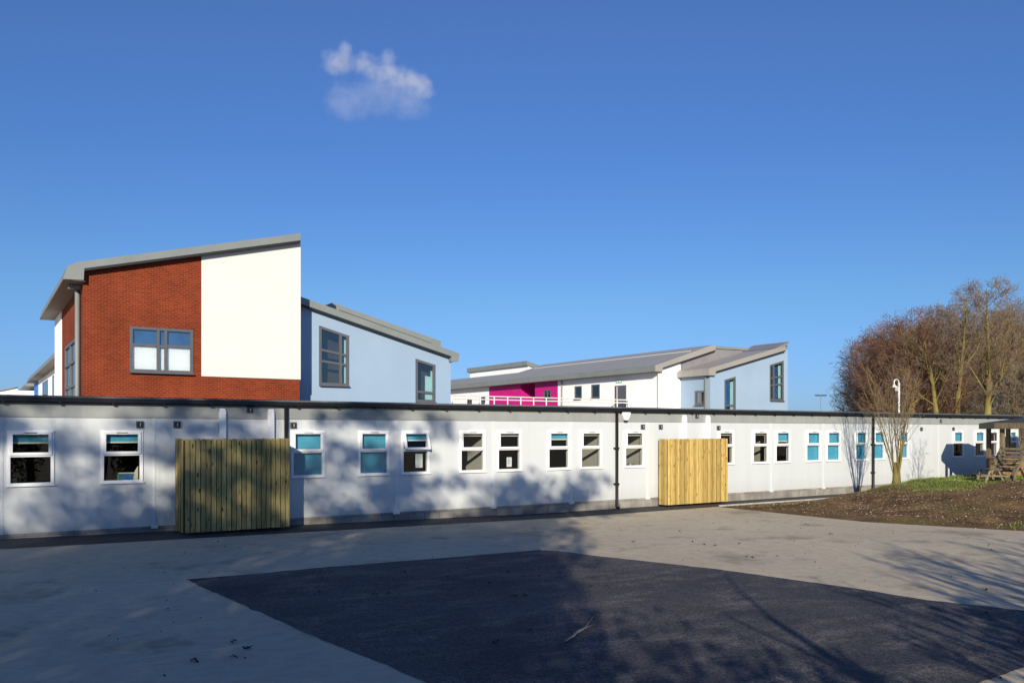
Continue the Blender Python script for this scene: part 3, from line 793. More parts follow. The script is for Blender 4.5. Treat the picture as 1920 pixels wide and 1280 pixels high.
# ------------------------------------------------------------------ white wing with magenta entrance, right
VX = 42.7
rootV = empty('white_building', (VX, 46, 0), 'white rendered building with long grey roof and magenta entrance panels', 'building')
ze = 6.95
def yz(px): d = ray(px, 700); return VX*d.y/d.x
def vrect(xa, ya, xb, yb):
    a = atx(xa, ya, VX); b = atx(xb, yb, VX); zt = atx((xa+xb)/2, ya, VX).z; zb = atx((xa+xb)/2, yb, VX).z
    return [Vector((VX, a.y, zt)), Vector((VX, b.y, zt)), Vector((VX, b.y, zb)), Vector((VX, a.y, zb))]
y_end = yz(838); y_m0 = yz(917); y_m1 = yz(1046)
v1 = vrect(1077.8, 723.6, 1091, 747.4); v2 = vrect(1109.2, 720.5, 1124.6, 745.5); door = vrect(1152.8, 722.5, 1174.2, 772)
door[2].z = door[3].z = 3.72
lw1 = vrect(876, 747, 885, 756); lw2 = vrect(900, 744, 910, 755)
mb = MB()
wall_with_holes(mb, [Vector((VX, y_m1, -.1)), Vector((VX, 46, -.1)), Vector((VX, 46, ze)), Vector((VX, y_m1, ze))], [v1, v2, door], None)
m2 = MB(); wall_with_holes(m2, [Vector((VX, y_end, -.1)), Vector((VX, y_m0, -.1)), Vector((VX, y_m0, ze)), Vector((VX, y_end, ze))], [lw1, lw2], None); m2.build('wall', 'white_render', rootV)
gxr = at(1335, 654, 46).x; ridge = at(1332, 648, 46)
wg = 44.73
zv = lambda x: ze+.1+(ridge.z-.25-ze-.1)*(x-VX)/(gxr-VX)
mb.poly([(VX, 46, -.1), (wg, 46, -.1), (wg, 46, zv(wg)), (VX, 46, zv(VX))])
mb.build('wall', 'white_render', rootV)
# grey clad gable beside the white strip
e1 = at(1398, 652, 46); 
mb = MB().prism([(wg, 46, -.1), (e1.x+2, 46, -.1), (e1.x+2, 46, e1.z), (e1.x, 46, e1.z), (gxr, 46, ridge.z-.06), (gxr-.2, 46, zv(gxr-.2)), (wg, 46, zv(wg))], (0, .3, 0)); mb.build('clad_gable', 'zinc_dark', rootV)
mb = MB(); mb.prism([at(1330, 647.5, 45.9), at(1397, 652, 45.9), at(1420, 652, 45.9), at(1420, 657, 45.9), at(1397, 656.5, 45.9), at(1330, 652.5, 45.9)], (0, 6, 0)); mb.build('gable_cap', 'zinc', rootV)
# magenta panels with a recess
m_a, m_b = yz(976), yz(1003); mw = vrect(1019.5, 731, 1033, 748)
mb = MB()
mb.quad((VX, y_m0, -.1), (VX, m_a, -.1), (VX, m_a, ze), (VX, y_m0, ze))
wall_with_holes(mb, [Vector((VX, m_b, -.1)), Vector((VX, y_m1, -.1)), Vector((VX, y_m1, ze)), Vector((VX, m_b, ze))], [mw], None)
mb.quad((VX, m_a, -.1), (VX+3, m_a, -.1), (VX+3, m_a, ze), (VX, m_a, ze)); mb.quad((VX+3, m_b, -.1), (VX, m_b, -.1), (VX, m_b, ze), (VX+3, m_b, ze))
mb.build('entrance_panel', 'magenta', rootV)
mb = MB(); mb.quad((VX+2.9, m_a, 0), (VX+2.9, m_b, 0), (VX+2.9, m_b, ze), (VX+2.9, m_a, ze)); mb.build('entrance_glazing', 'solar_glass', rootV)
MB().box(VX+3.4, VX+3.5, m_b, m_a, 0, ze).build('entrance_back', 'room_dark', rootV)
mb = MB()
for k in range(5):
    y = m_b+(m_a-m_b)*k/4; mb.box(VX+2.8, VX+2.9, y-.05, y+.05, 0, ze)
for z in (3.7, 5.0, 6.0): mb.box(VX+2.81, VX+2.89, m_b, m_a, z, z+.09)
mb.build('entrance_frame', 'frame_grey', rootV)
MB().box(VX-.06, VX+.02, y_end-.5, y_m0+8, 5.9, 6.6).build('orange_panel', 'orange_panel', rootV)
MB().box(VX-.05, VX-.002, yz(846.5), yz(856), 4.55, 5.3).build('orange_panel', 'orange_panel', rootV)
# roof: eave to ridge
ex = VX-.75; ny = 45.75
re_ = at(1236, 692, ny)
prof = [Vector((ex, ny, 6.78)), Vector((ex-.02, ny, 7.2)), Vector((ridge.x, ny, ridge.z+.05)), Vector((ridge.x+.3, ny, ridge.z-.02)), Vector((ridge.x+.3, ny, ridge.z-.35)), Vector((VX+.0, ny, zv(VX)+.0)), Vector((VX, ny, 6.78))]
Ym = 68.6
roofV = MB().prism(prof, (0, Ym-ny, 0)).build('roof', 'roof_zinc', rootV)
xt = 45.0; zt_ = 7.2+(ridge.z+.05-7.2)*(xt-ex)/(ridge.x-ex)
MB().prism([Vector((ex, Ym, 6.78)), Vector((ex-.02, Ym, 7.2)), Vector((xt, Ym, zt_)), Vector((xt, Ym, 6.78))], (0, y_end-Ym+4, 0)).build('roof', 'roof_zinc', rootV)
MB().prism([Vector((ex-.03, ny-.01, 6.77)), Vector((ex-.05, ny-.01, 7.21)), Vector((ex+.02, ny-.01, 7.23)), Vector((ex+.02, ny-.01, 6.77))], (0, y_end-ny+4.1, 0)).build('eave_fascia', 'zinc', roofV)
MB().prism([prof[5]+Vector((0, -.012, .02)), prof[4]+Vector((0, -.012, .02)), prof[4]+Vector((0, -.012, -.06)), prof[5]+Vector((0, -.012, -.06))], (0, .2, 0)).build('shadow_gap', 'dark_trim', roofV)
MB().box(ex+.05, VX-.01, ny+.05, y_end+3.9, 6.755, 6.775).build('soffit', 'soffit', roofV)
mb = MB(); x = .70; px_ = ex+(ridge.x-ex)*x; pz = 7.2+(ridge.z+.05-7.2)*x
mb.bar((px_, ny+.6, pz+.03), (px_, Ym-1, pz+.03), .07, .045)
mb.build('snow_guard', 'rail_paint', roofV)
for wv in (v1, v2): dark_window(rootV, 'X', 0, 0, wv, [], [], .10)
for wv in (lw1, lw2, mw): dark_window(rootV, 'X', 0, 0, wv, [], [(.5, 0, 1)], .08)
mb = MB(); mb.box(VX-.02, VX+.05, door[1].y, door[0].y, door[2].z, door[0].z); d = mb.build('door', 'frame_grey', rootV)
mb = MB(); yh = (door[0].y*.35+door[1].y*.65)
mb.tube([(VX-.07, door[0].y-.35, 4.4), (VX-.07, door[0].y-.35, 5.9)], .03, 8); mb.build('handle', 'rail_paint', d)
s = atx(1161, 715, VX); MB().box(VX-.05, VX-.002, s.y-.35, s.y+.35, s.z-.1, s.z+.1).build('exit_sign', 'exit_green', rootV)
mb = MB(); mb.box(VX-.058, VX-.051, s.y-.26, s.y-.05, s.z-.05, s.z+.05); mb.box(VX-.058, VX-.051, s.y+.08, s.y+.22, s.z-.06, s.z+.06); mb.build('exit_mark', 'white_render', rootV)
for px in (1055, 1237.5):
    y = yz(px); m_ = 'zinc' if px < 1200 else 'rail_paint'
    MB().tube([(VX-.1, max(y, 46.1), 6.75), (VX-.1, max(y, 46.1), 0)], .07, 8).build('downpipe', m_, rootV)
# block behind its roof
kx = 50.0
a = atx(990, 684, kx); b = atx(881, 697, kx)
rootK = empty('plant_block', (kx, a.y, 0), 'small white rooftop block with grey cap behind the long grey roof', 'building')
tz = (a.z+b.z)/2
MB().box(kx, kx+1.9, a.y, b.y, 0, tz).build('wall', 'white_render', rootK)
kr = at(1020, 687, a.y-.2)
MB().prism([(kx-.3, a.y-.2, tz-.05), (kx-.3, a.y-.2, tz+.42), (kr.x+1.5, a.y-.2, kr.z-.42), (kr.x+1.5, a.y-.2, kr.z-.8)], (0, b.y-a.y+.4, 0)).build('roof', 'zinc', rootK)

# ------------------------------------------------------------------ blue wing, far right
QX, QY = 44.75, 43.0
xr = at(1477, 700, QY).x
rootQ = empty('blue_building', (QX, QY, 0), 'pale blue rendered wing with rising grey roof beside the tree belt', 'building')
t0 = at(1342.5, 696.5, QY); t1 = at(1471.7, 657.5, QY); s_ = (t1.z-t0.z)/(t1.x-t0.x)
zq = lambda x: t0.z+s_*(x-t0.x)
f1 = [at(1358.3, 712, QY), at(1379, 706, QY), at(1379, 780, QY), at(1358.3, 780, QY)]
f1[2].z = f1[3].z = at(1368, 782, QY).z
f2 = [at(1443.3, 684, QY), at(1469, 676, QY), at(1469, 750.8, QY), at(1443.3, 750.8, QY)]
f2[2].z = f2[3].z = at(1456, 750.8, QY).z
f3 = [atx(1303.3, 732.5, QX), atx(1322, 732, QX), atx(1322, 759, QX), atx(1303.3, 759, QX)]
f3[0].z = f3[1].z = (f3[0].z+f3[1].z)/2; f3[2].z = f3[3].z = (f3[2].z+f3[3].z)/2; f3[3].y = f3[0].y; f3[2].y = f3[1].y
mb = MB()
wall_with_holes(mb, [Vector((QX, QY, -.1)), Vector((xr, QY, -.1)), Vector((xr, QY, zq(xr)+.35)), Vector((t1.x+.3, QY, zq(t1.x+.3)+.05)), Vector((QX, QY, zq(QX)+.05))], [f1, f2], None)
wall_with_holes(mb, [Vector((QX, 46.4, -.1)), Vector((QX, QY, -.1)), Vector((QX, QY, zq(QX))), Vector((QX, 46.4, zq(QX)))], [f3], None)
mb.quad((xr, QY, -.1), (xr, 46.4, -.1), (xr, 46.4, zq(xr)+.35), (xr, QY, zq(xr)+.35))
mb.build('wall', 'blue_render', rootQ)
ry = QY-.25; ex = QX-.4
pe = at(1329, 690, ry); pr = at(1473, 647.5, ry); pr2 = at(1473, 657, ry); pz0 = at(1342.5, 696.3, ry); pz1 = at(1341.7, 703, ry)
eb = pz1.z-.03
roofQ = MB().prism([Vector((ex, ry, pe.z-.12)), Vector((ex+.15, ry, pe.z+.02)), pr, pr2, pz0, Vector((pz1.x, ry, eb)), Vector((ex, ry, eb))], (0, 3.4, 0)).build('roof', 'roof_zinc', rootQ)
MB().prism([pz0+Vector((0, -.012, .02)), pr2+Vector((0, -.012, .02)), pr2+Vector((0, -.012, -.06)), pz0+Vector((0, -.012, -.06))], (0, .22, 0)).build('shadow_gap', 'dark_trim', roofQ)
MB().box(ex+.04, QX+.02, ry+.05, 46.1, eb-.025, eb-.003).build('soffit', 'soffit', roofQ)
a = at(1395, 652, 46.35); b = at(1477.5, 643, ry)
mb = MB().prism([Vector((pr.x, ry-.02, pr.z-.03)), Vector((b.x+.1, ry-.02, b.z-.02)), Vector((b.x+.1, ry-.02, b.z+.12)), Vector((pr.x-1.2, ry-.02, pr.z-.28))], (0, 3.5, 0)); mb.build('ridge_cap', 'zinc_dark', roofQ)
MB().tube([(QX-.1, QY+.35, eb+.3), (QX-.1, QY+.35, 0)], .085, 8).build('downpipe', 'zinc', rootQ)
dark_window(rootQ, 'Y', 0, 0, f1, [(.30, 0, 1)], [], .13, blinds=((.58, .88, .02, .9, 'pale_teal'), (.05, .56, .3, .95, 'sky_reflection_paint')))
dark_window(rootQ, 'Y', 0, 0, f2, [(.42, 0, 1), (.62, 0, 1)], [(.28, 0, 1)], .13, blinds=((.66, .86, .06, .9, 'pale_teal'), (.34, .6, .06, .9, 'sky_reflection_paint')))
dark_window(rootQ, 'X', 0, 0, f3, [], [], .13, blinds=((.1, .3, .05, .95, 'white_render'),))

# ------------------------------------------------------------------ walkway railing
RY = 49.5
ra = at(848, 742, RY); rb = Vector((VX-.1, RY, at(1175, 749, RY).z))
zt = at(1020, 745.6, RY).z
rootR = empty('railing', (rb.x, RY, 3.6), 'pale metal railing along the raised walkway before the magenta panels', 'railing')
mb = MB()
for z in (zt, zt-.22, zt-.85): mb.tube([(ra.x, RY, z), (rb.x, RY, z)], .042, 6)
mb.build('rail', 'rail_paint', rootR)
for k in range(15):
    x = ra.x+(rb.x-ra.x)*k/14
    MB().tube([(x, RY, 3.5), (x, RY, zt)], .045, 6).build('post', 'rail_paint', rootR)
mb = MB().bar((rb.x-2.6, RY+.3, 3.75), (rb.x-.9, RY+.3, zt-.3), .05, .05); mb.build('handrail', 'frame_grey', rootR)
MB().box(ra.x, VX-.02, RY-.1, RY+2.4, 3.4, 3.6).build('deck', 'zinc_dark', rootR)
for k in range(6):
    x = ra.x+1+(rb.x-ra.x-2)*k/5
    MB().tube([(x, RY+1, 0), (x, RY+1, 3.4)], .08, 8).build('column', 'zinc', rootR)

# ------------------------------------------------------------------ buildings far left
LX = 4.9; lex = 4.2
rootL = empty('white_building', (LX, 58, 0), 'white building with deep grey eaves running back behind the brick building', 'building')
lz = atx(103, 655, lex).z
ye = atx(50, 716, lex).y
MB().box(LX, LX+9, 57, ye, -.1, lz-.5).build('wall', 'white_render', rootL)
rl = MB().prism([(lex, 56.5, lz-.45), (lex+.15, 56.5, lz), (LX+9, 56.5, lz+2.2), (LX+9, 56.5, lz+1.8), (LX, 56.5, lz-.2), (LX, 56.5, lz-.45)], (0, ye-56, 0)).build('roof', 'zinc', rootL)
MB().box(lex+.03, LX-.01, 56.6, ye+.4, lz-.475, lz-.455).build('soffit', 'soffit', rl)
def lrect(a, b, zt_, zb__):
    ya = atx(a, 700, LX).y; yb = atx(b, 700, LX).y; return ya, yb
for a, b in ((80, 90), (99, 101.5)):
    ya, yb = lrect(a, b, 0, 0)
    f = MB().box(LX-.03, LX+.02, yb, ya, 1.5, lz-.95).build('window', 'frame_grey', rootL)
    mb = MB(); n = 3
    for k in range(n):
        y0_ = yb+(ya-yb)*(k+.12)/n; y1_ = yb+(ya-yb)*(k+.88)/n; mb.box(LX-.045, LX-.031, y0_, y1_, 1.6, lz-1.1)
    mb.build('pane', 'solar_glass', f)
ya, yb = lrect(65, 72, 0, 0)
MB().box(LX-.05, LX-.002, yb, ya, 0, lz-.5).build('blue_panel', 'strong_blue', rootL)
rootL2 = empty('grey_roofed_building', (6.2, 120, 0), 'distant low building with grey eaves left of the blue wall panel', 'building')
a = at(47, 718, 105); b = at(64, 718, 105)
MB().box(b.x-2.2, b.x+6, 105.5, 140, -.1, a.z-.8).build('wall', 'white_render', rootL2)
MB().prism([at(47, 723.5, 105), at(50, 717, 105), at(80, 706, 105), at(80, 723.5, 105)], (0, 45, 0)).build('roof', 'zinc', rootL2)
rootL3 = empty('white_gabled_building', (-5, 130, 0), 'distant white building with thin sloping roof at the left edge', 'building')
pts = [at(-60, 745, 130), at(33, 745, 130), at(33, 727.5, 130), at(-60, 750, 130)]
pts = [Vector((pts[0].x, 130, -.1)), Vector((pts[1].x, 130, -.1)), at(33, 727, 130), at(-60, 746, 130)]
MB().prism(pts, (0, 18, 0)).build('wall', 'white_render', rootL3)
MB().prism([at(-62, 745, 129.7), at(34, 725.8, 129.7), at(34, 724.3, 129.7), at(-62, 743.5, 129.7)], (0, 18.5, 0)).build('roof', 'zinc_dark', rootL3)

# ------------------------------------------------------------------ masts
MY = 30.4; p = at(1685.5, 780, MY)
root = empty('camera_mast', (p.x, MY, 0), 'white mast with swan neck and bell-shaped camera before the bare trees', 'mast')
tz = at(1685, 717, MY).z; k = MY/ray(1685, 700).y/F
MB().tube([(p.x, MY, 0), (p.x, MY, tz)], 1.9*k, 10).build('pole', 'pole_white', root, smooth=True)
pts = []
lv = Vector((-SA, CA, 0)).normalized()
for i in range(9):
    a_ = math.pi*i/8; pts.append(Vector((p.x, MY, tz))+lv*(4.6*k*(1-math.cos(a_)))+Vector((0, 0, 4.8*k*1.25*math.sin(a_))))
pts.append(pts[-1]+Vector((0, 0, -2*k)))
MB().tube(pts, 1.0*k, 8).build('swan_neck', 'pole_white', root, smooth=True)
e = pts[-1]
MB().tube([e, e+Vector((0, 0, -3.0*k)), e+Vector((0, 0, -6.4*k)), e+Vector((0, 0, -7.2*k))], [1.4*k, 2.4*k, 4.2*k, 4.4*k], 14).build('camera_housing', 'pole_white', root, smooth=True)
MB().ball(e+Vector((0, 0, -7.2*k)), 3.0*k).build('camera_dome', 'vent_dark', root, smooth=True)
c = Vector((p.x, MY, at(1685, 728, MY).z))+lv*4.2*k
MB().box(c.x-2.6*k, c.x+2.6*k, c.y-2*k, c.y+2*k, c.z-5*k, c.z+4.5*k).build('junction_box', 'pole_white', root, bev=.02)

p = at(1539, 775, 95); k = 95/ray(1539, 700).y/F; tz = at(1539, 741.5, 95).z
root = empty('floodlight_mast', (p.x, 95, 0), 'thin distant mast carrying dark floodlights right of the blue wing', 'mast')
MB().tube([(p.x, 95, 0), (p.x, 95, tz)], .75*k, 6).build('pole', 'zinc', root)
rt = Vector((SA, -CA, 0))
MB().bar(Vector((p.x, 95, tz))-rt*9*k, Vector((p.x, 95, tz))+rt*9*k, .12, .12).build('crossbar', 'dark_trim', root)
for s in (-8.5, -3.2, 3.2, 8.5):
    c = Vector((p.x, 95, tz+.5*k))+rt*s*k
    MB().bar(c-rt*2.3*k, c+rt*2.3*k, 2.6*k, 1.6*k, up=(.3, -.5, 1)).build('floodlight', 'dark_trim', root)

# ------------------------------------------------------------------ gazebo with seats
def gazebo(cx, cy, label, rad=2.25):
    g0 = bank(cx-1.5, cy)
    root = empty('gazebo', (cx, cy, .55), label, 'gazebo', 'octagonal timber gazebos')
    ang = [R(22.5+45*i) for i in range(8)]
    z0, z1, z2 = 2.49, 2.71, 3.04
    P8 = lambda r, z: [Vector((cx+r*math.cos(a), cy+r*math.sin(a), z)) for a in ang]
    mb = MB(); o1 = P8(rad, z1+.003)
    ap = Vector((cx, cy, z2))
    b = len(mb.v); mb.v += [tuple(p) for p in o1]+[tuple(ap)]
    for i in range(8): mb.f.append((b+i, b+(i+1) % 8, b+8)); mb.t.append(.5)
    mb.f.append(tuple(b+i for i in reversed(range(8)))); mb.t.append(.5)
    mb.build('roof', 'felt_dark', root)
    mb = MB()
    for i in range(8):
        a, c = P8(rad, (z0+z1)/2)[i], P8(rad, (z0+z1)/2)[(i+1) % 8]
        mb.bar(a, c, .05, z1-z0, tone=random.random())
    mb.build('fascia', 'old_timber', root, tone=True)
    posts = P8(rad-.32, 0)
    for i, p in enumerate(posts):
        MB().box(p.x-.065, p.x+.065, p.y-.065, p.y+.065, .35, z0+.12, random.random()).build('post', 'old_timber', root, tone=True)
    for i in range(8):
        if i == 5: continue
        a, c = posts[i], posts[(i+1) % 8]; mb = MB()
        mb.bar(Vector((a.x, a.y, 1.36)), Vector((c.x, c.y, 1.36)), .09, .045)
        mb.bar(Vector((a.x, a.y, .62)), Vector((c.x, c.y, .62)), .04, .09)
        n = 11
        for k in range(n):
            q = a.lerp(c, (k+.5)/n); d = (c-a).normalized()*.058
            mb.bar(Vector((q.x, q.y, .58)), Vector((q.x, q.y, 1.33)), .118, .02, up=Vector((d.y, -d.x, 0)), tone=random.random())
        mb.build('balustrade', 'sunlit_timber' if i in (2, 3) else 'old_timber', root, tone=True)
    mb = MB()
    for i in range(8): mb.bar(P8(rad-.1, z1-.06)[i], ap+Vector((0, 0, -.08)), .05, .1)
    mb.build('rafter', 'old_timber', root)
    return root
gazebo(34.42, 15.75, 'octagonal timber gazebo with dark felt roof on the grass at the right edge')
g2 = gazebo(39.3, 17.2, 'smaller unseen gazebo added beyond the right edge to lengthen the wall shadow', 1.5)  # unseen copy, added so that its shade extends the shadow on the wall

def picnic(px, Y, rz):
    c = at(px, 890, Y); z = bank(c.x, Y)-.01
    root = empty('picnic_table', (c.x, Y, z), 'weathered A-frame picnic table in front of the gazebo', 'table')
    def put(mb, name):
        m = Matrix.Translation((c.x, Y, z)) @ Matrix.Rotation(rz, 4, 'Z') @ Matrix.Diagonal((.62, .62, .62, 1)); mb.xform(m); mb.build(name, 'old_timber', root, tone=True)
    mb = MB()
    for k in range(4): mb.box(-.32+k*.165, -.32+k*.165+.15, -.6, .6, .70, .74, random.random())
    put(mb, 'table_top')
    for sx in (-1, 1):
        mb = MB(); mb.box(sx*.66-.13, sx*.66+.13, -.6, .6, .42, .46, random.random()); put(mb, 'bench_seat')
    for y in (-.45, .45):
        for sx in (-1, 1):
            mb = MB(); mb.bar((sx*.22, y+sx*.03, .70), (sx*.52, y+sx*.03, 0), .045, .10, tone=random.random()); put(mb, 'leg')
        mb = MB(); mb.bar((-.76, y-.06, .38), (.76, y-.06, .38), .045, .09, tone=.4); put(mb, 'cross_rail')
picnic(1856, 14.9, R(-34))
def chair(px, Y, rz):
    c = at(px, 890, Y); z = bank(c.x, Y)-.01
    root = empty('garden_chair', (c.x, Y, z), 'reclined slatted timber garden chair beside the picnic table', 'chair')
    def put(mb, name):
        m = Matrix.Translation((c.x, Y, z)) @ Matrix.Rotation(rz, 4, 'Z'); mb.xform(m); mb.build(name, 'old_timber', root, tone=True)
    for s in (-1, 1):
        mb = MB(); mb.bar((.28*1+.20, s*.42, 0), (-.35, s*.42, 1.12), .07, .13, up=(0, 1, 0), tone=random.random()); put(mb, 'back_leg')
        mb = MB(); mb.bar((-.45, s*.42, 0), (.05, s*.42, .55), .06, .10, up=(0, 1, 0), tone=random.random()); put(mb, 'front_leg')
        mb = MB(); mb.box(-.5, .25, s*.42-.06, s*.42+.06, .60, .64, random.random()); put(mb, 'arm_rest')
    mb = MB()
    for k in range(5): mb.bar((-.45+k*.13, -.4, .40-k*.02), (-.45+k*.13, .4, .40-k*.02), .115, .025, tone=random.random())
    put(mb, 'seat')
    mb = MB()
    for k in range(6):
        f = .38+k*.115; mb.bar((.48-.83*f, -.5 if k > 3 else -.4, 1.12*f), (.48-.83*f, .4, 1.12*f), .025, .1, up=(-.55, 0, .8), tone=random.random())
    put(mb, 'backrest')
chair(1889, 14.7, R(172))

# ------------------------------------------------------------------ trees
def rvec(rg): return Vector((rg.gauss(0, 1), rg.gauss(0, 1), rg.gauss(0, 1)))
def grow(rg, cfg, mbs, p, d, Ln, r, lv):
    n = cfg['seg'][lv]; pts = [p.copy()]; dirs = [d.copy()]; st = Ln/n
    env = cfg.get('env')
    for i in range(n):
        d = (d+rvec(rg)*cfg['wig'][lv]+Vector((0, 0, cfg['up'][lv]))).normalized()
        p = p+d*st; pts.append(p.copy()); dirs.append(d.copy())
        if env and lv > 0:
            q = p-env[0]
            if (q.x/env[1])**2+(q.y/env[1])**2+(q.z/env[2])**2 > rg.uniform(.85, 1.12): break
    m = len(pts)-1
    end = cfg['tip'][lv]
    rad = [r*(1-(1-end)*i/n) for i in range(m+1)]
    mbs[0 if lv <= cfg['split'] else 1].tube(pts, rad, cfg['k'][lv], cap=False)
    if lv+1 >= len(cfg['seg']): return
    kids = cfg['kids'][lv]; az = rg.uniform(0, 6.28)
    for j in range(kids):
        f = cfg['start'][lv]+(1-cfg['start'][lv])*((j+rg.random())/kids)
        fi = f*n
        if fi > m: continue
        i = min(int(fi), m-1); t = fi-i
        q = pts[i].lerp(pts[i+1], min(t, 1)); dd = dirs[i+1]
        az += 2.4+rg.uniform(-.4, .4)
        o = dd.orthogonal().normalized(); o = Matrix.Rotation(az, 3, dd) @ o
        a = cfg['ang'][lv]*rg.uniform(.7, 1.25)
        nd = (dd*math.cos(a)+o*math.sin(a)).normalized()
        cl = Ln*cfg['ratio'][lv]*(1-cfg['fall'][lv]*f)*rg.uniform(.75, 1.2)
        cr = max(rad[min(i, m)]*cfg['rr'][lv], cfg['rmin'])
        grow(rg, cfg, mbs, q, nd, cl, cr, lv+1)
def make_tree(name, seed, base, height, cfg, label, cat='tree', group=None, trunk_m='bark_brown', crown_m='twig_red', lean=(0, 0), r0=.18):
    rg = random.Random(seed); root = empty(name, base, label, cat, group)
    a, b = MB(), MB()
    c = dict(cfg)
    if 'envf' in cfg:
        zc, rx, rzv = cfg['envf']; c['env'] = (Vector(base)+Vector((lean[0]*height*.6, lean[1]*height*.6, height*zc)), height*rx, height*rzv)
    stems = cfg.get('stems', 1)
    for s in range(stems):
        d = Vector((lean[0], lean[1], 1))
        if stems > 1:
            az = 6.28*s/stems+rg.uniform(-.4, .4); sp = cfg['spread']*rg.uniform(.3, 1.1); d += Vector((math.cos(az)*sp, math.sin(az)*sp, 0))
        off = Vector((rg.uniform(-1, 1), rg.uniform(-1, 1), 0))*r0*.8 if stems > 1 else Vector((0, 0, 0))
        grow(rg, c, (a, b), Vector(base)+off+Vector((0, 0, -.1)), d.normalized(), height*cfg['trunk']*(rg.uniform(.75, 1.05) if stems > 1 else 1), r0*(rg.uniform(.6, 1) if stems > 1 else 1), 0)
    a.build('trunk', trunk_m, root, smooth=True)
    b.build('crown', crown_m, root)
    return root
beech = dict(seg=[7, 6, 4, 3, 2], wig=[.05, .10, .08, .06, .05], up=[.06, .05, .03, -.01, -.03], tip=[.07, .25, .4, .5, .5], k=[8, 5, 4, 3, 3], split=1,
             kids=[24, 11, 8, 5], start=[.12, .15, .12, .1], ang=[1.1, .75, .65, .6], ratio=[.68, .52, .50, .62], fall=[.62, .4, .35, .3], rr=[.34, .46, .5, .55], rmin=.0105, trunk=.92, envf=(.54, .46, .48))
tall = dict(beech); tall.update(kids=[20, 10, 8, 5], ang=[.7, .7, .65, .6], start=[.30, .2, .15, .1], ratio=[.5, .48, .48, .6], envf=(.64, .30, .39), trunk=.97)
loose = dict(beech); loose.update(kids=[14, 9, 7, 5], ang=[.6, .6, .65, .6], start=[.4, .25, .2, .1], ratio=[.48, .46, .46, .56], envf=(.66, .30, .36), trunk=.97, rmin=.011)
def tpos(px, Y): p = at(px, 800, Y); return (p.x, p.y, 0)
grp = 'bare trees of the belt behind the white building'
def hgt(px, py, Y): return at(px, py, Y).z
make_tree('bare_tree', 11, tpos(1712, 36), hgt(1715, 583, 36), beech, 'broad rounded reddish bare tree with ochre trunk at the left of the tree belt', group=grp, trunk_m='bark_ochre', crown_m='twig_red', r0=.40)
make_tree('bare_tree', 12, tpos(1676, 40), hgt(1670, 615, 40), beech, 'low bushy reddish bare tree forming the left tip of the tree belt', group=grp, trunk_m='bark_brown', crown_m='twig_red', r0=.18)
make_tree('bare_tree', 18, tpos(1656, 43), hgt(1650, 668, 43), beech, 'smallest bare tree with drooping grey twigs next to the floodlight mast', group=grp, trunk_m='bark_brown', crown_m='twig_grey', r0=.12)
make_tree('bare_tree', 13, tpos(1766, 33.5), hgt(1770, 600, 33.5), loose, 'bare tree with short mossy stem right of the ochre trunk', group=grp, trunk_m='bark_moss', crown_m='twig_brown', r0=.28)
make_tree('bare_tree', 14, tpos(1797, 32.5), hgt(1800, 548, 32.5), loose, 'slender yellow-green trunk with open grey crown in the middle of the tree belt', group=grp, trunk_m='bark_moss', crown_m='twig_grey', r0=.27, lean=(.03, 0))
make_tree('bare_tree', 15, tpos(1852, 34), hgt(1855, 530, 34), tall, 'tallest bare tree with thick mossy yellow trunk and feathery top', group=grp, trunk_m='bark_moss', crown_m='twig_brown', r0=.37)
make_tree('bare_tree', 16, tpos(1905, 38), hgt(1900, 572, 38), tall, 'brown bare tree rising behind the gazebo roof', group=grp, trunk_m='bark_brown', crown_m='twig_brown', r0=.24)
make_tree('bare_tree', 17, tpos(1950, 36), hgt(1950, 548, 36), tall, 'tall bare tree whose crown leaves the photo at the right edge', group=grp, trunk_m='bark_moss', crown_m='twig_grey', r0=.24)
make_tree('bare_tree', 19, tpos(1675, 47), hgt(1680, 622, 47), beech, 'brown bare tree behind the white camera mast', group=grp, trunk_m='bark_brown', crown_m='twig_brown', r0=.2)
make_tree('bare_tree', 20, tpos(1826, 46), hgt(1826, 590, 46), beech, 'bare tree set back between the slender trunk and the thick mossy trunk', group=grp, trunk_m='bark_brown', crown_m='twig_brown', r0=.22)
make_tree('bare_tree', 21, tpos(1890, 47), hgt(1885, 585, 47), beech, 'dusky bare tree filling the gap behind the tallest tree', group=grp, trunk_m='bark_brown', crown_m='twig_red', r0=.22)
make_tree('bare_tree', 25, tpos(1745, 48), hgt(1745, 600, 48), beech, 'bare tree set back behind the ochre trunk', group=grp, trunk_m='bark_brown', crown_m='twig_brown', r0=.22)
make_tree('bare_tree', 22, tpos(1920, 27), hgt(1915, 660, 27), dict(loose, stems=4, spread=.28, start=[.15, .2, .2, .1]), 'pale brown multi-stemmed young tree close behind the gazebo', group=grp, trunk_m='twig_pale', crown_m='twig_pale', r0=.07)
for sd, px, Y, py, lab in ((87, 1702, 42, 596, 'rounded bare tree between the left tip and the ochre trunk'), (88, 1752, 41, 580, 'rounded bare tree filling the dome right of the ochre trunk'), (89, 1815, 42, 572, 'rounded bare tree behind the slender yellow-green trunk'), (81, 1655, 52, 672, 'faint bare tree far back at the left tip of the belt'), (82, 1678, 55, 640, 'bare tree in the back row left of the camera mast'), (83, 1715, 56, 610, 'bare tree in the back row behind the ochre trunk'), (84, 1770, 55, 618, 'bare tree in the back row behind the short mossy stem'), (85, 1850, 56, 605, 'bare tree in the back row behind the tallest tree'), (86, 1925, 52, 590, 'bare tree in the back row at the right edge')):
    make_tree('bare_tree', sd, tpos(px, Y), hgt(px, py, Y), beech, lab, group=grp, trunk_m='bark_brown', crown_m=('twig_brown', 'twig_grey', 'twig_grey')[sd % 3], r0=.2)
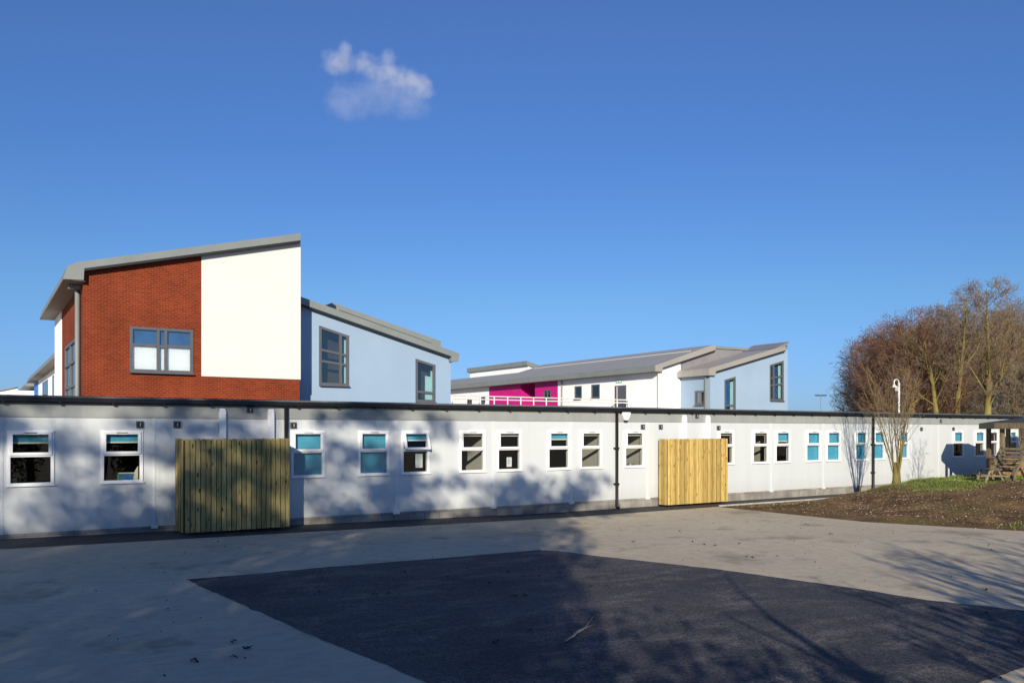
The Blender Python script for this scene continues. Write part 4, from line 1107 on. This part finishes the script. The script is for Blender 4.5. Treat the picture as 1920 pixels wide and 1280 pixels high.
# thicket under the belt
rg = random.Random(31); mb = MB()
for k in range(2600):
    px = rg.uniform(1625, 1990); Y = rg.uniform(40, 52); p = Vector(tpos(px, Y)); h = rg.uniform(1.5, 5.5)*(.55 if px < 1660 else 1)
    q = p+Vector((rg.gauss(0, .6), rg.gauss(0, .6), h)); m = p.lerp(q, .5)+rvec(rg)*.2
    mb.tube([p, m, q], [.02, .016, .008], 3, cap=False)
    for j in range(5):
        f = rg.uniform(.3, 1); s = p.lerp(q, f); mb.tube([s, s+Vector((rg.gauss(0, .5), rg.gauss(0, .5), rg.uniform(.1, .8)))], [.012, .007], 3, cap=False)
tag(mb.build('undergrowth', 'undergrowth'), 'tangled brown undergrowth between the trunks of the tree belt', 'undergrowth', kind='stuff')
# ivy on the inner trunks: leaf-sized faces
def leafcloud(mb, rg, c, rx, ry, rz, n, smin, smax):
    for _ in range(n):
        v = rvec(rg).normalized()*(rg.random()**.4)
        p = Vector((c[0]+v.x*rx, c[1]+v.y*ry, c[2]+v.z*rz)); s = rg.uniform(smin, smax)
        a = rvec(rg).normalized(); b = a.orthogonal().normalized(); a = a*s; b = b*s*.7
        mb.quad(p-a, p-b, p+a, p+b)
rg = random.Random(8)
for px, Y, h, lab in ((1780, 43, 5.8, 'dark ivy-covered stump between the bare trunks'), (1872, 45, 6.2, 'dark ivy-clad stem behind the tallest bare tree'), (1935, 42, 5.5, 'dark ivy bush at the right edge behind the gazebo')):
    b = tpos(px, Y); r = empty('ivy_bush', b, lab, 'bush')
    mb = MB().tube([b, (b[0]+.1, b[1], h*.9)], [.16, .06], 6); mb.build('trunk', 'bark_brown', r)
    mb = MB()
    for k in range(9): leafcloud(mb, rg, (b[0]+rg.gauss(0, .9), b[1]+rg.gauss(0, .9), h*rg.uniform(.35, .95)), .8, .8, .9, 420, .04, .09)
    mb.build('crown', 'ivy', r)
# coppiced tree in front of the wall
Y0 = 17.15; p = at(1681, 905, Y0)
cop = dict(seg=[7, 5, 3, 2], wig=[.045, .09, .12, .15], up=[.045, .12, .06, .03], tip=[.28, .35, .4, .5], k=[6, 4, 3, 3], split=0, kids=[6, 5, 3], start=[.25, .2, .2], ang=[.42, .5, .6], ratio=[.42, .42, .42], fall=[.45, .4, .3], rr=[.45, .5, .55], rmin=.0032, trunk=.80, stems=15, spread=.30)
t = make_tree('coppiced_tree', 41, (p.x, Y0, bank(p.x, Y0)), 5.2, cop, 'many-stemmed bare young tree with mossy base in front of the white wall', trunk_m='stem_moss', crown_m='twig_pale', r0=.028)
z = bank(p.x, Y0)
MB().tube([(p.x, Y0, z-.1), (p.x, Y0, z+.12), (p.x, Y0, z+.4), (p.x, Y0, z+.75)], [.19, .14, .125, .10], 12).build('stump', 'stem_moss', t, smooth=True)
# sapling just outside the right edge, its shadow falls on the wall
small = dict(cop); small.update(stems=1, trunk=.85, kids=[13, 6, 4], start=[.35, .15, .2], ang=[.6, .6, .6], rr=[.45, .55, .6], rmin=.006)
make_tree('sapling', 42, (27.35, 12.0, .5), 4.9, small, 'slim bare sapling beyond the right edge, shadowing the white wall', trunk_m='bark_brown', crown_m='twig_brown', r0=.05)

# shade trees behind and beside the viewpoint; sun rays keep Q = X-.68Y and W = Z+.393Y
def shade_tree(seed, Qc, Yt, Wtop, blobs, label):
    rg = random.Random(seed); bx = Qc+.68*Yt; h = Wtop-.393*Yt
    cfg = dict(loose); cfg.update(kids=[12, 7, 5, 4], start=[.25, .2, .2, .1])
    t = make_tree('shade_tree', seed, (bx, Yt, 0), h, cfg, label, group='tall trees behind the viewpoint', trunk_m='bark_brown', crown_m='twig_brown', r0=.3)
    mb = MB()
    for (q, w, rq, rw, n) in blobs:
        yy = Yt+rg.uniform(-1.5, 1.5)
        big = n > 2000
        leafcloud(mb, rg, (q+.68*yy, yy, w-.393*yy), rq, min(rq, 2.2), rw, 34000 if big else int(n*.95), .05 if big else .06, .09 if big else .15)
    for k in range(34):
        q = Qc+rg.uniform(-4.2, 4.2); w = rg.uniform(7.4, Wtop+.2); yy = Yt+rg.uniform(-2, 2)
        leafcloud(mb, rg, (q+.68*yy, yy, w-.393*yy), rg.uniform(.5, 1.3), .5, rg.uniform(.15, .4), rg.randint(14, 60), .08, .2)
    mb.build('foliage', 'leaf_dark', t)
shade_tree(51, -12.5, -9, 11.6, [(-13, 4, 3.4, 4.2, 5200), (-11, 6.6, 2.0, 1.9, 1000), (-14, 8.2, 2.2, 1.4, 420), (-11.2, 8.6, 1.3, .9, 330), (-10.3, 7.9, 1.2, 1.2, 420)], 'ivied tree behind the viewpoint shading the left end of the yard')
shade_tree(52, -7, -8, 11.9, [(-8, 4, 3.4, 4.2, 5200), (-7.2, 7.6, 2.1, 1.7, 1100), (-8.2, 9.3, 1.4, .9, 240), (-5.6, 9.2, 1.5, 1.1, 420), (-9.5, 7.6, 1.2, 1.4, 500), (-4.9, 7.2, 1.3, 1.5, 700)], 'tallest ivied tree behind the viewpoint shading the middle windows')
shade_tree(53, -1.2, -7, 8.9, [(-2.5, 3.5, 3.2, 4.0, 5200), (-.4, 6.0, 1.7, 2.2, 1600), (-.5, 8.0, 1.2, .9, 420), (.5, 7.2, .9, .9, 320), (-3, 6.6, 1.3, 1.3, 500)], 'ivied tree behind the viewpoint shading the asphalt')
rg = random.Random(61)
r = empty('hedge', (-4, -4, 0), 'dense dark hedge behind the viewpoint', 'hedge')
mb = MB()
for k in range(26):
    q = -15+19.2*k/25; top = 3.6 if q < 1.5 else 3.6-(q-1.5)*.62
    yy = -4+rg.uniform(-.6, .6)
    leafcloud(mb, rg, (q+.68*yy, yy, (top-.393*yy)/2), .95, .8, (top-.393*yy)/2, 1000, .05, .09)
mb.build('foliage', 'leaf_dark', r)
def side_tree(seed, Q, Yt, Wt, cfg2, label, r0=.07, lean=(0, 0)):
    make_tree('side_tree', seed, (Q+.68*Yt, Yt, 0), Wt-.393*Yt, cfg2, label, group='small bare trees beside the viewpoint', trunk_m='bark_brown', crown_m='twig_brown', r0=r0, lean=lean)
thin = dict(small); thin.update(kids=[11, 7, 4], rmin=.013, envf=None); thin.pop('envf')
side_tree(71, 4.2, -3, 3.5, dict(thin, kids=[4, 3, 2]), 'thin bare tree beside the viewpoint', .19)
side_tree(72, 6.6, -2.5, 3.0, dict(thin, stems=3, spread=.3), 'bare bush beside the viewpoint', .12)
side_tree(73, 8.3, -3, 4.4, dict(thin, stems=4, spread=.25, kids=[10, 6, 3]), 'forked bare tree right of the viewpoint', .17)
side_tree(74, 10.2, -3.5, 4.7, dict(thin, stems=4, spread=.25), 'spreading bare tree right of the viewpoint', .20)
side_tree(75, 12.5, -3, 4.4, dict(thin, stems=3, spread=.25), 'outermost bare tree right of the viewpoint', .18)
r = empty('hedge', (9, -2, 0), 'low dark hedge right of the viewpoint', 'hedge'); mb = MB()
for k in range(9):
    q = 6.7+k*.7; yy = -1.5; top = 2.1+.8*rg.random()
    leafcloud(mb, rg, (q+.68*yy, yy, (top-.393*yy)/2), .6, .6, (top-.393*yy)/2, 420, .06, .14)
mb.build('foliage', 'leaf_dark', r)

# ------------------------------------------------------------------ cloud
cd = ray(704, 165); T = 900.0; cc = Vector((0, 0, H))+cd*T
k = T/F
mb = MB(); hx, hy, hz = 125*k, 70*k, 85*k
mb.box(-hx, hx, -hy, hy, -hz, hz)
m = bpy.data.materials.new('cloud_vapour'); m.use_nodes = True; nt = m.node_tree; M['cloud_vapour'] = m
for n in list(nt.nodes): nt.nodes.remove(n)
out = N(nt, 'ShaderNodeOutputMaterial'); pv = N(nt, 'ShaderNodeVolumePrincipled')
pv.inputs['Color'].default_value = (.98, .98, 1, 1); pv.inputs['Anisotropy'].default_value = -.1
co = objco(nt)
scl = N(nt, 'ShaderNodeVectorMath', operation='SCALE'); scl.inputs['Scale'].default_value = 1/k; L(nt, co, scl.inputs[0])   # units: picture-like, about 1 = k metres
nz = N(nt, 'ShaderNodeTexNoise'); nz.inputs['Scale'].default_value = .033; nz.inputs['Detail'].default_value = 6; nz.inputs['Roughness'].default_value = .62
L(nt, scl.outputs[0], nz.inputs['Vector'])
def blob(cx_, cz_, rx_, rz_, ry_=45, rot=0):
    mp = N(nt, 'ShaderNodeMapping'); mp.vector_type = 'TEXTURE'
    mp.inputs['Location'].default_value = (cx_, 0, cz_); mp.inputs['Rotation'].default_value = (0, rot, 0); mp.inputs['Scale'].default_value = (rx_, ry_, rz_)
    L(nt, scl.outputs[0], mp.inputs['Vector'])
    ln = N(nt, 'ShaderNodeVectorMath', operation='LENGTH'); L(nt, mp.outputs[0], ln.inputs[0])
    mr = N(nt, 'ShaderNodeMapRange'); mr.inputs['From Min'].default_value = 0; mr.inputs['From Max'].default_value = 1; mr.inputs['To Min'].default_value = 1; mr.inputs['To Max'].default_value = 0
    L(nt, ln.outputs['Value'], mr.inputs['Value']); return mr.outputs[0]
def mth(op, a, b):
    n = N(nt, 'ShaderNodeMath', operation=op)
    for i, v in enumerate((a, b)):
        if isinstance(v, (int, float)): n.inputs[i].default_value = v
        else: L(nt, v, n.inputs[i])
    return n.outputs[0]
core = None
for b_ in ((-70, 43, 44, 30), (-10, 38, 70, 30, 40, R(12)), (30, 30, 60, 30, 40, R(20)), (75, 12, 52, 34, 40, R(35)), (-55, 60, 20, 22), (25, 55, 24, 18)):
    q = blob(*b_); core = q if core is None else mth('MAXIMUM', core, q)
veil = None
for b_ in ((-50, -28, 60, 48), (20, -5, 95, 62), (60, -20, 60, 52)):
    q = blob(*b_); veil = q if veil is None else mth('MAXIMUM', veil, q)
nz2 = N(nt, 'ShaderNodeTexNoise'); nz2.inputs['Scale'].default_value = .10; nz2.inputs['Detail'].default_value = 4; L(nt, scl.outputs[0], nz2.inputs['Vector'])
n0 = mth('ADD', mth('MULTIPLY', mth('SUBTRACT', nz.outputs['Fac'], .5), 2.0), mth('MULTIPLY', mth('SUBTRACT', nz2.outputs['Fac'], .5), .75))
dc = mth('MAXIMUM', mth('ADD', mth('SUBTRACT', core, .20), n0), 0)
dcm = mth('MULTIPLY', dc, mth('MINIMUM', mth('MULTIPLY', core, 3), 1))
dv = mth('MULTIPLY', mth('MAXIMUM', mth('ADD', mth('SUBTRACT', veil, .14), n0), 0), mth('MINIMUM', mth('MULTIPLY', veil, 3), 1))
den = mth('ADD', mth('MULTIPLY', dcm, .030), mth('MULTIPLY', dv, .011))
L(nt, den, pv.inputs['Density']); L(nt, pv.outputs[0], out.inputs['Volume'])
cl = mb.build('cloud', 'cloud_vapour'); cl.location = cc
cl.rotation_euler = (0, 0, -math.atan2(cd.x, cd.y))
tag(cl, 'small wispy white cloud alone in the blue sky', 'cloud')

# ------------------------------------------------------------------ camera, sun, sky
cam = bpy.data.cameras.new('camera'); co_ = bpy.data.objects.new('camera', cam); col.objects.link(co_)
co_.location = (0, 0, H); co_.rotation_euler = (R(90), 0, -math.atan2(CA, SA))
cam.sensor_width = 36; cam.lens = F/1920*36; cam.shift_y = (HY-640)/1920; cam.clip_end = 6000; cam.clip_start = .05
sc.camera = co_
EL = R(18.2); tx, ty = .68, 1.0
ld = Vector((tx, ty, -math.hypot(tx, ty)*math.tan(EL))).normalized()
sun = bpy.data.lights.new('sun', 'SUN'); so = bpy.data.objects.new('sun', sun); col.objects.link(so)
sun.energy = 5.0; sun.angle = R(.53); sun.color = (1, .90, .73)
so.rotation_euler = (-ld).to_track_quat('Z', 'Y').to_euler()
w = bpy.data.worlds.new('World'); sc.world = w; w.use_nodes = True; nt = w.node_tree
bg = nt.nodes['Background']
sk = nt.nodes.new('ShaderNodeTexSky'); sk.sky_type = 'NISHITA'; sk.sun_disc = False; sk.sun_elevation = EL
sk.sun_rotation = math.atan2(-tx, -ty)
sk.air_density = 1.0; sk.dust_density = .3; sk.ozone_density = 2.5; sk.altitude = 100
tc = nt.nodes.new('ShaderNodeTexCoord'); sx_ = nt.nodes.new('ShaderNodeSeparateXYZ'); nt.links.new(tc.outputs['Generated'], sx_.inputs[0])
rp = nt.nodes.new('ShaderNodeValToRGB'); nt.links.new(sx_.outputs[2], rp.inputs[0])
el = rp.color_ramp.elements
el[0].position = 0.0; el[0].color = (.31, .48, 1.0, 1); el[1].position = .5; el[1].color = (.52, .69, 1.06, 1)
for p_, c_ in ((.15, (.41, .62, .90, 1)), (.31, (.41, .62, .98, 1))):
    e = el.new(p_); e.color = c_
nt.links.new(mix(nt, 1.0, sk.outputs[0], rp.outputs[0], 'MULTIPLY'), bg.inputs[0]); bg.inputs[1].default_value = .106
sc.view_settings.view_transform = 'Standard'; sc.view_settings.look = 'None'; sc.view_settings.exposure = .2; sc.view_settings.gamma = 1
sc.cycles.max_bounces = 8; sc.cycles.transparent_max_bounces = 16; sc.cycles.volume_bounces = 1; sc.cycles.volume_step_rate = .35
sc.cycles.use_denoising = True
